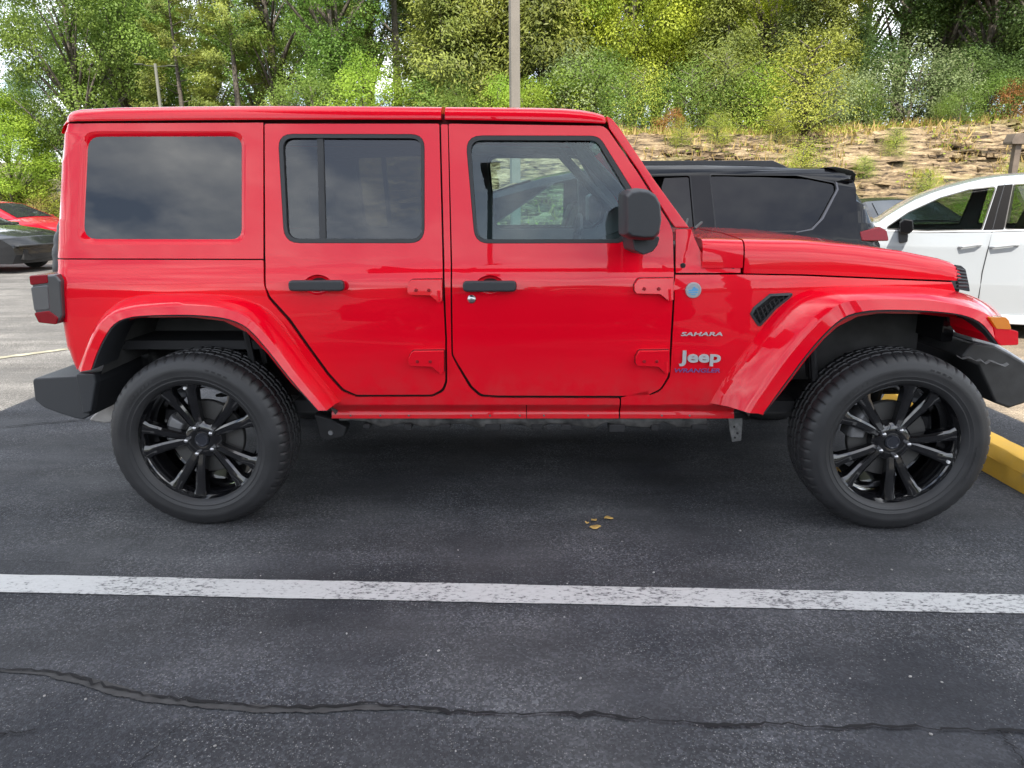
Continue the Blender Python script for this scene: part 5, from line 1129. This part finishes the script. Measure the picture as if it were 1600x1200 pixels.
# dry grass and small weeds that cover the slope
n = 24000; rg = np.random.default_rng(5)
x = np.concatenate([rg.uniform(-6, 20, n), rg.uniform(-28, -12, 4000)]); y = np.concatenate([15+rg.uniform(0, 1, n)**.8*7.5, rg.uniform(29.5, 36, 4000)])
msk = (fbm(x*.8, y*1.1, 77, 3)+rg.normal(size=len(x))*.05) > .05; msk |= (x < -10); msk |= (y > 19.9) & (rg.random(len(x)) < .45)
x, y = x[msk], y[msk]; z = hill(x, y); n = len(x); hgt = rg.uniform(.10, .34, n); ang = rg.uniform(0, 6.28, n); ln_ = rg.normal(size=(n, 2))*.09; wdt = rg.uniform(.012, .03, n)
a = np.stack([x-np.cos(ang)*wdt, y-np.sin(ang)*wdt, z-.02], 1); c = np.stack([x+np.cos(ang)*wdt, y+np.sin(ang)*wdt, z-.02], 1); tp = np.stack([x+ln_[:, 0], y+ln_[:, 1], z+hgt], 1)
o = link('dry_grass', raw_mesh(bpy.data.meshes.new('dry_grass'), np.stack([a, c, tp], 1).reshape(-1, 3), np.arange(3*n).reshape(n, 3)), LM['straw'], smooth=False); tag(o, 'dry straw coloured grass tufts covering the slope', 'grass', kind='stuff')
sel = rg.random(n) < .35; k = sel.sum()*3
pp = np.repeat(np.stack([x, y, z+.07], 1)[sel], 3, 0)+rg.normal(size=(k, 3))*np.array([.12, .12, .07]); co, f = leaves(pp, .085, rg, .6, .5)
o = link('ground_weeds', raw_mesh(bpy.data.meshes.new('ground_weeds'), co, f), LM['weed'], smooth=False); tag(o, 'low green weeds spread over the slope', 'ground cover', kind='stuff')
# ================================================================== poles
def pole(name, x, y, z, label, wid, h, mm, cap):
    p_ = empty(name, (x, y, z)); tag(p_, label, 'light pole')
    return p_
POLE = simple('bronze_tan_pole', (.155, .138, .115), .55, var=.12, vscale=3)
CONC = simple('concrete', (.38, .36, .33), .85, var=.2, vscale=5)
px_, _ = atY(804, 100, 11.3); p_ = empty('light_pole', (px_, 11.3, 0), R(14)); tag(p_, 'square tan light pole rising behind the red roof, nearest of the poles', 'light pole')
bm = bmesh.new(); bx(bm, -.0675, .0675, -.0675, .0675, .75, 8.2); obj('shaft', bm, POLE, p_, .008, 2)
bm = bmesh.new(); lathe(bm, [(0, 0), (.28, 0), (.28, .72), (.26, .75), (0, .75)], 32, 0)
for v in bm.verts: v.co = Vector((v.co.x, v.co.z, v.co.y))
obj('base', bm, CONC, p_)
for s in (-1, 1):
    bm = bmesh.new(); bx(bm, s*.07, s*.42, -.03, .03, 8.0, 8.06); obj('arm', bm, POLE, p_, .004)
    bm = bmesh.new(); bx(bm, s*.40, s*.98, -.17, .17, 7.98, 8.12); obj('lamp_head', bm, POLE, p_, .02)
px_, zt = atY(243, 104, 29); p_ = empty('light_pole', (px_, 29, 0), R(20)); tag(p_, 'thin distant grey light pole with two arms in front of the left trees', 'light pole')
GPOLE = simple('grey_pole', (.15, .15, .125), .6)
bm = bmesh.new(); tube(bm, [(0, 0, 0), (0, 0, zt+.1)], [.075, .055], 10); obj('shaft', bm, GPOLE, p_)
GP2 = simple('weathered_lamp', (.05, .058, .035), .85)
for s in (-1, 1):
    bm = bmesh.new(); tube(bm, [(s*.05, 0, zt), (s*.45, 0, zt+.04)], .018, 8); obj('arm', bm, GP2, p_)
    bm = bmesh.new(); bx(bm, s*.40, s*.72, -.08, .08, zt+.02, zt+.075); obj('lamp_head', bm, GP2, p_, .03)
px_, zt = atY(1592, 209, 12.6); p_ = empty('post_lamp', (px_, 12.6, 0)); tag(p_, 'brown post with a flat box head at the right edge above the white car', 'post')
BROWN = simple('brown_steel', (.11, .085, .065), .55, var=.2)
bm = bmesh.new(); bx(bm, -.05, .05, -.05, .05, 0, zt-.12); obj('shaft', bm, BROWN, p_, .006)
bm = bmesh.new(); prism(bm, [(-.16, zt-.17), (.16, zt-.17), (.17, zt-.12), (.12, zt), (-.12, zt), (-.17, zt-.12)], lambda a, b: Vector((a, -.12, b)), lambda a, b: Vector((a, .12, b))); obj('head', bm, BROWN, p_, .006)
# ================================================================== the other parked cars
GLASSO = simple('dark_car_glass', (.02, .023, .026), .03, spec=.8)
def other_car(label, loc, rz, outline, wins, pm, gm, W2, belt, wheels, name='parked_car', tumble=.30, glassruns=(), group=None, bot=.22, details=None, ends=.30):
    """outline: upper silhouette from rear bottom to front bottom in local (x forward, z up)"""
    C_ = empty(name, loc, rz); tag(C_, label, 'car', group)
    outl0 = outline; outline = rnd(outline, [0]+[.07]*(len(outline)-2)+[0], 3)
    x0, x1 = min(p[0] for p in outline), max(p[0] for p in outline)
    tops = sorted(outline, key=lambda p: p[0])
    def ztop(x):
        for (a, b), (c, d) in zip(tops, tops[1:]):
            if x <= c: return b+(d-b)*(x-a)/max(1e-6, c-a)
        return tops[-1][1]
    def yw(x, z):
        w = W2
        if z > belt: w -= tumble*(z-belt)
        elif z < .55: w -= .10*(.55-z)
        w -= .012*max(0, (z-belt+.12)/.12) if z > belt-.12 else 0
        if z > belt:
            zt_ = ztop(x); dd_ = zt_-z
            if dd_ < .085: w -= .075*(1-max(0, dd_)/.085)**2
        for d in (x-x0, x1-x):
            if d < ends: w -= .17*(1-max(0, d)/ends)**2
        return w
    low = []
    for (wx, r_) in sorted(wheels, key=lambda q: -q[0]):
        ra = r_+.055; zc_ = r_
        a0 = math.asin(max(-1, min(1, (bot-zc_)/ra)))
        for k in range(15):
            a = a0+(math.pi-2*a0)*k/14; low.append((wx+ra*math.cos(a), zc_+ra*math.sin(a)))
    poly_ = list(outline)+low
    zs = [.4, .55, .7, .85, belt-.12, belt-.05, belt, belt+.12, belt+.25, belt+.4]+[max(p[1] for p in outline)-k for k in (.015, .03, .05, .07, .09, .115, .14)]; xs = [x0+ends*k/5 for k in range(1, 6)]+[x1-ends*k/5 for k in range(1, 6)]+[x0+.5+.5*k for k in range(int(x1-x0-1)*2)]
    for s in (-1, 1): obj('body_side', sheet(poly_, wins, yw, .02, zs, xs, s), pm, C_, .012, 3)
    bm = bmesh.new(); rows = []
    sk = []
    for a, b in zip(outline, outline[1:]):
        n = max(1, int(math.hypot(a[0]-b[0], a[1]-b[1])/.25))
        for k in range(n): sk.append((a[0]+(b[0]-a[0])*k/n, a[1]+(b[1]-a[1])*k/n))
    sk.append(outline[-1])
    def row(bb, p, lift=0.0):
        w = yw(*p)-.004; cr = .035 if p[1] > belt*.75 else 0.0
        return [bb.verts.new((p[0]+(lift+ (.10*(1-f*f) if p[0] > x1-.35 else -.10*(1-f*f) if p[0] < x0+.35 else 0))*(1 if p[0] > (x0+x1)/2 else 1), f*w, p[1]+cr*(1-f*f)+abs(lift))) for f in (-1, -.93, -.8, -.5, 0, .5, .8, .93, 1)]
    rows = [row(bm, p) for p in sk]
    for A, B in zip(rows, rows[1:]):
        for i in range(8): bm.faces.new((A[i], B[i], B[i+1], A[i+1]))
    obj('body', bm, pm, C_, sharp=40)
    for nm, (ia, ib, ins) in glassruns:
        a, b = outl0[ia], outl0[ib]; bm = bmesh.new(); rows = []
        sg = 1 if a[0] > (x0+x1)/2 or nm == 'windscreen' else -1
        for k in range(5):
            t_ = .06+.88*k/4; p = (a[0]+(b[0]-a[0])*t_, a[1]+(b[1]-a[1])*t_); w = yw(*p)-.004-ins
            rows.append([bm.verts.new((p[0]+sg*.010, f*w, p[1]+.035*(1-(f*w/(yw(*p)))**2)+.010)) for f in (-1, -.5, 0, .5, 1)])
        for A, B in zip(rows, rows[1:]):
            for i in range(4): bm.faces.new((A[i], B[i], B[i+1], A[i+1]))
        obj(nm, bm, GLASSO, C_)
    for wi, w_ in enumerate(wins):
        for s in (-1, 1):
            G_ = obj('window', sheet(shrink(w_, -.012), [], lambda x, z: yw(x, z)-.018, .004, (), (), s), gm[min(wi, len(gm)-1)] if isinstance(gm, list) else gm, C_, smooth=False)
            obj('window_trim', sheet(shrink(w_, -.004), [shrink(w_, .006)], lambda x, z: yw(x, z)+.001, .02, zs, (), s), TRIMB, G_, 0)
    for (wx, r_) in wheels:
        for s in (-1, 1):
            WH = empty('wheel'); WH.parent = C_; WH.location = (wx, s*(W2-.12), r_)
            bm = bmesh.new(); lathe(bm, [(r_*.63, .095), (r_*.72, .11), (r_*.9, .108), (r_*.98, .09), (r_, .06), (r_, -.09), (r_*.6, -.1)], 48, 0)
            for v in bm.verts: v.co.y *= s
            obj('tyre', bm, TYRE, WH)
            bm = bmesh.new(); lathe(bm, [(0, .075), (r_*.15, .08), (r_*.2, .065), (r_*.55, .075), (r_*.63, .10), (r_*.66, .098), (r_*.66, .05)], 48, 0)
            for v in bm.verts: v.co.y *= s
            obj('rim', bm, SILVER if pm is WHITE else RIMB, WH)
    bm = bmesh.new(); bx(bm, x0+.35, x1-.35, -W2*.55, W2*.55, .18, .6); bx(bm, x0+.9, x1-1.3, -W2*.86, W2*.86, .5, belt-.12); obj('floor', bm, INTER, C_)
    for sx, sy in ((-.2, -.36), (-.2, .36), (-1.0, 0)):
        bm = bmesh.new(); xm = (x0+x1)/2+sx
        prism(bm, rnd([(xm+.1, belt-.3), (xm+.2, belt-.3), (xm+.02, belt+.28), (xm-.10, belt+.28)], .04, 3), lambda a, b: Vector((a, sy-(.24 if sy else .55), b)), lambda a, b: Vector((a, sy+(.24 if sy else .55), b))); obj('seat', bm, SEATM, C_, .03)
    return C_, yw
# ---- black sport utility car right behind the red one (faces left)
SY = 5.70
def SU(u, v): x, z = atY(u, v, SY+.08); return x, z
scx = .9
def sl_(u, v): x, z = SU(u, v); return (-(x-scx), z)            # local, facing +x after a half turn
up = [sl_(u, v) for u, v in ((1376, 352), (1362, 325), (1346, 296), (1344, 283), (1347, 270), (1318, 262), (1275, 262.5), (1212, 259), (1112, 256.5), (1007, 257), (920, 264), (850, 277))]
rear_x = up[0][0]
out_ = [(rear_x-.02, .24), (rear_x-.10, .5), (rear_x-.08, .85), (rear_x-.03, 1.02)]+up+[(2.02, 1.18), (2.35, 1.08), (2.95, .98), (3.12, .80), (3.16, .5), (3.08, .24)]
w1 = [sl_(u, v) for u, v in rnd([(1114, 271.5), (1252, 272.5), (1312, 285), (1312, 296), (1268, 361), (1116, 362.5)], [4, 30, 14, 14, 40, 4], 6)]
w2 = [sl_(u, v) for u, v in rnd([(935, 276), (1083, 272.5), (1084, 363.5), (938, 364)], 5)]
w3 = [sl_(u, v) for u, v in rnd([(868, 284), (905, 276), (905, 364), (752, 364)], 5)]
SV, yw_ = other_car('black sport utility car with dark tinted windows and roof rails, parked behind the red car', (scx, SY+.93, .0), math.pi, out_, [w1, w2, w3], BLACKP, [G_BLACK, G_BLACK, G_LIGHT], .93, 1.10, [(rear_x+.85, .36), (2.25, .36)], tumble=.22, glassruns=[('windscreen', (15, 16, .08))])
for s in (-1, 1):
    bm = bmesh.new(); a, b, c, d_ = sl_(1258, 258), sl_(1228, 247.5), sl_(960, 248), sl_(930, 262)
    wy = yw_(b[0], b[1])-.08; prism(bm, rnd([(a[0]-.02, a[1]-.02), (b[0], b[1]), (c[0], c[1]), (d_[0]+.02, d_[1]-.02)], .03, 3), lambda p, q: Vector((p, s*wy, q)), lambda p, q: Vector((p, s*(wy-.05), q))); obj('roof_rail', bm, BPLAST, SV, .008, 2)
    bm = bmesh.new(); q = [sl_(u, v) for u, v in rnd([(1338, 362), (1372, 354), (1382, 360), (1383, 376), (1340, 376)], 3, 3)]; wy = .93
    prism(bm, q, lambda a, b: Vector((a, s*(yw_(max(a, rear_x+.12), b)+.006), b)), lambda a, b: Vector((a-.02, s*.55, b))); obj('tail_lamp', bm, REDLENS, SV, .01, 2)
bm = bmesh.new(); q = [sl_(u, v) for u, v in rnd([(1300, 259.5), (1320, 259), (1346, 265), (1352, 271), (1348, 290), (1342, 283), (1316, 264)], 2, 2)]; prism(bm, q, lambda a, b: Vector((a, -.70, b)), lambda a, b: Vector((a, .70, b))); obj('spoiler', bm, BLACKP, SV, .006)
q0 = [sl_(u, v) for u, v in ((1311, 283), (1314.5, 285), (1315, 296), (1285, 342), (1266, 359), (1240, 363.5), (1240, 362), (1264, 357), (1282.5, 340), (1312, 295), (1311.5, 286))]
for s in (-1, 1):
    bm = bmesh.new(); prism(bm, q0, lambda a, b: Vector((a, s*(yw_(a, b)+.004), b)), lambda a, b: Vector((a, s*(yw_(a, b)-.006), b))); obj('window_chrome', bm, simple('dull_trim', (.10, .10, .11), .35, metal=.6), SV, .002)
# ---- white crossover at the right (faces left)
WRZ = math.pi-R(25); WC0 = (5.55, 7.95); WW = .93
def wl_(u, v):
    d = ray(u, v); c, s_ = math.cos(WRZ), math.sin(WRZ); yl = WW-.07
    t = (yl+(-s_*WC0[0]+c*WC0[1]))/(-s_*d[0]+c*d[1]); X, Y = d[0]*t-WC0[0], d[1]*t-WC0[1]
    return (c*X+s_*Y, CAM_H+d[2]*t)
up = [wl_(u, v) for u, v in ((1600, 272.5), (1571, 275), (1543, 279), (1514, 285.5), (1484, 293.5), (1458, 302), (1433, 312), (1408, 325), (1384, 339.5), (1371, 349))]
fx = up[-1][0]; print('WHITE', [tuple(round(c,2) for c in p) for p in up], wl_(1575,500))
out_ = [(-2.30, .22), (-2.36, .5), (-2.30, .9), (-2.22, 1.12), (-1.95, 1.45), (-1.65, 1.60), (-1.0, 1.685)]+up+[(fx+.45, 1.17), (fx+.85, 1.06), (fx+1.02, .86), (fx+1.06, .5), (fx+1.0, .22)]
w1 = [wl_(u, v) for u, v in rnd([(1382, 357), (1420, 331.5), (1470, 309), (1516, 296), (1560, 290.5), (1533, 358.8), (1448, 360)], [3, 10, 12, 12, 5, 4, 8])]
r2 = wl_(1568, 358); r1 = wl_(1586, 288)
w2 = rnd([r1, r2, (-1.0, r2[1]), (-.85, 1.55), (-.55, 1.60)][::1], .03)
WC, yww = other_car('white crossover car facing left with black door mirror', (WC0[0], WC0[1], .0), WRZ, out_, [w1, w2], WHITE, G_CAR, .93, 1.06, [(-1.45, .35), (fx+.28, .35)], tumble=.26, bot=.16, glassruns=[('windscreen', (16, 17, .06))])
for s in (-1, 1):
    bm = bmesh.new(); q = [wl_(u, v) for u, v in rnd([(1404, 346), (1411, 341), (1424, 343), (1425, 358), (1418, 364), (1404, 362)], 3, 3)]; prism(bm, q, lambda a, b: Vector((a, s*1.13, b)), lambda a, b: Vector((a, s*.97, b))); MM = obj('door_mirror', bm, BLACKP, WC, .015, 3)
    bm = bmesh.new(); q = [wl_(u, v) for u, v in rnd([(1402, 358), (1418, 358), (1417, 377), (1404, 379)], 3, 3)]; prism(bm, q, lambda a, b: Vector((a, s*1.00, b)), lambda a, b: Vector((a, s*.90, b))); obj('mirror_foot', bm, BPLAST, MM, .01)
    bm = bmesh.new(); q = [wl_(u, v) for u, v in [(1536, 289.5), (1561, 288.5), (1587, 286.5), (1568, 359.5), (1534, 360)]]; q = [wl_(1562, 289.5), wl_(1586, 287.5), wl_(1567, 358.5), wl_(1535, 359.2)]
    prism(bm, q, lambda a, b: Vector((a, s*(yww(a, b)+.004), b)), lambda a, b: Vector((a, s*(yww(a, b)-.01), b))); obj('door_pillar', bm, BLACKP, WC, .003)
    bm = bmesh.new(); ln2 = [wl_(u, v) for u, v in ((1573, 288), (1560, 325), (1549.5, 359), (1541, 392), (1533, 425), (1527, 470), (1526, 482))]
    tube(bm, [(a, s*(yww(a, b)+.0035), b) for a, b in ln2], .0045, 6); obj('door_seam', bm, RUBBERT, WC)
    for (ua, ub) in ((1497, 1531), (1546, 1589)):
        a, b = wl_(ua, 385), wl_(ub, 381.5); bm = bmesh.new(); ym = yww((a[0]+b[0])/2, a[1]); tube(bm, [(a[0], s*(ym+.004), a[1]), (a[0]-.03, s*(ym+.035), a[1]), (b[0]+.03, s*(ym+.035), b[1]), (b[0], s*(ym+.004), b[1])], .014, 8); obj('door_handle', bm, WHITE, WC)
    bm = bmesh.new(); ln2 = [wl_(u, v) for u, v in ((1380, 359.5), (1448, 362), (1535, 361), (1620, 359))]; tube(bm, [(a, s*(yww(a, b)+.005), b) for a, b in ln2], .006, 6); obj('sill_trim', bm, SILVER, WC)
    bm = bmesh.new(); bx(bm, -1.0, fx-.2, s*.895, s*.925, .16, .25); obj('lower_cladding', bm, simple('grey_cladding', (.50, .52, .54), .5), WC, .01)
# ---- generic saloon used for the far cars
SED = [(-2.26, .24), (-2.34, .5), (-2.30, .88), (-2.20, 1.0), (-1.66, 1.04), (-1.30, 1.22), (-.90, 1.37), (-.45, 1.435), (0, 1.445), (.35, 1.40), (1.18, 1.02), (1.85, .90), (2.16, .78), (2.30, .62), (2.32, .42), (2.25, .22)]
SW1 = rnd([(-1.38, 1.05), (-.92, 1.30), (-.45, 1.375), (-.22, 1.38), (-.18, 1.02)], [.03, .06, .05, .02, .02]); SW2 = rnd([(-.10, 1.02), (-.13, 1.38), (.05, 1.385), (.32, 1.345), (.92, 1.03)], [.02, .02, .04, .05, .03])
def saloon(label, loc, rz, pm, sc=1.0, zsc=1.0):
    o, yq = other_car(label, loc, rz, [(x*sc, z*zsc) for x, z in SED], [[(x*sc, z*zsc) for x, z in w] for w in (SW1, SW2)], pm, G_CAR, .91, .98*zsc, [(-1.38*sc, .33), (1.38*sc, .33)], tumble=.36, glassruns=[('windscreen', (9, 10, .10)), ('rear_window', (4, 6, .10))])
    for s in (-1, 1):
        bm = bmesh.new(); q = rnd([(1.70, .80), (2.10, .74), (2.16, .66), (1.86, .70)], .02, 3); prism(bm, q, lambda a, b: Vector((a*sc, s*(yq(min(a, 1.95)*sc, b*zsc)-.01-.28*max(0, a-1.9)), b*zsc+.02)), lambda a, b: Vector((a*sc+.12, s*.50, b*zsc+.02))); obj('headlight', bm, SILVER, o, .008)
        bm = bmesh.new(); prism(bm, rnd([(.72, 1.0), (.90, 1.0), (.90, 1.10), (.74, 1.12)], .02, 3), lambda a, b: Vector((a*sc, s*1.04, b*zsc)), lambda a, b: Vector((a*sc, s*.88, b*zsc))); obj('door_mirror', bm, pm, o, .015)
        bm = bmesh.new(); a0, a1 = (-.15, .40), (-.10, 1.0); tube(bm, [(a0[0]*sc, s*(yq(a0[0], a0[1])+.002), a0[1]), (a1[0]*sc, s*(yq(*a1)+.002), a1[1]*zsc)], .005, 5); obj('door_seam', bm, RUBBERT, o)
    bm = bmesh.new(); prism(bm, rnd([(-.62, .28), (.62, .28), (.55, .52), (-.55, .52)], .05, 3), lambda a, b: Vector((2.375*sc, a, b*zsc)), lambda a, b: Vector((2.2*sc, a, b*zsc))); obj('grille', bm, UNDER, o, .01)
    bm = bmesh.new(); bx(bm, 2.30*sc, 2.40*sc, -.70, .70, .60*zsc, .635*zsc); obj('grille_trim', bm, BPLAST, o, .008)
    return o
def gx(u, D): return atY(u, 308, D)[0]
saloon('dark grey saloon at the left edge with its nose showing, nearest of the far cars', (gx(56, 15.8)-2.36, 16.2, 0), R(-9), GREYP, 1.0, .92)
saloon('crimson red saloon far left, behind the dark grey one', (gx(60, 19)-1.62, 19.6, 0), R(-4), REDP2, 1.0, 1.02)
saloon('dark saloon whose roof just shows behind the white crossover windscreen', (gx(1462, 12.0), 13.4, 0), R(-90), GREYP, 1.0, .96)

bc = saloon('dark saloon parked behind the photographer, seen only mirrored in the red doors', (-.05, -2.75, 0), math.pi, GREYP, 1.0, 1.0)

p_ = empty('light_pole', (-1.88, -15.0, 0)); tag(p_, 'dark light pole behind the photographer, seen only mirrored in the front door window', 'light pole')
PDK = simple('dark_bronze_pole', (.015, .014, .013), .5)
bm = bmesh.new(); bx(bm, -.075, .075, -.075, .075, .0, 9.6); obj('shaft', bm, PDK, p_, .01)
for s in (-1, 1):
    bm = bmesh.new(); bx(bm, -.22, .22, s*.12, s*.75, 9.45, 9.62); obj('lamp_head', bm, PDK, p_, .02)
bm = bmesh.new(); bx(bm, -.30, .30, -.1, .1, 9.8, 9.98); obj('top_bracket', bm, PDK, p_, .02)
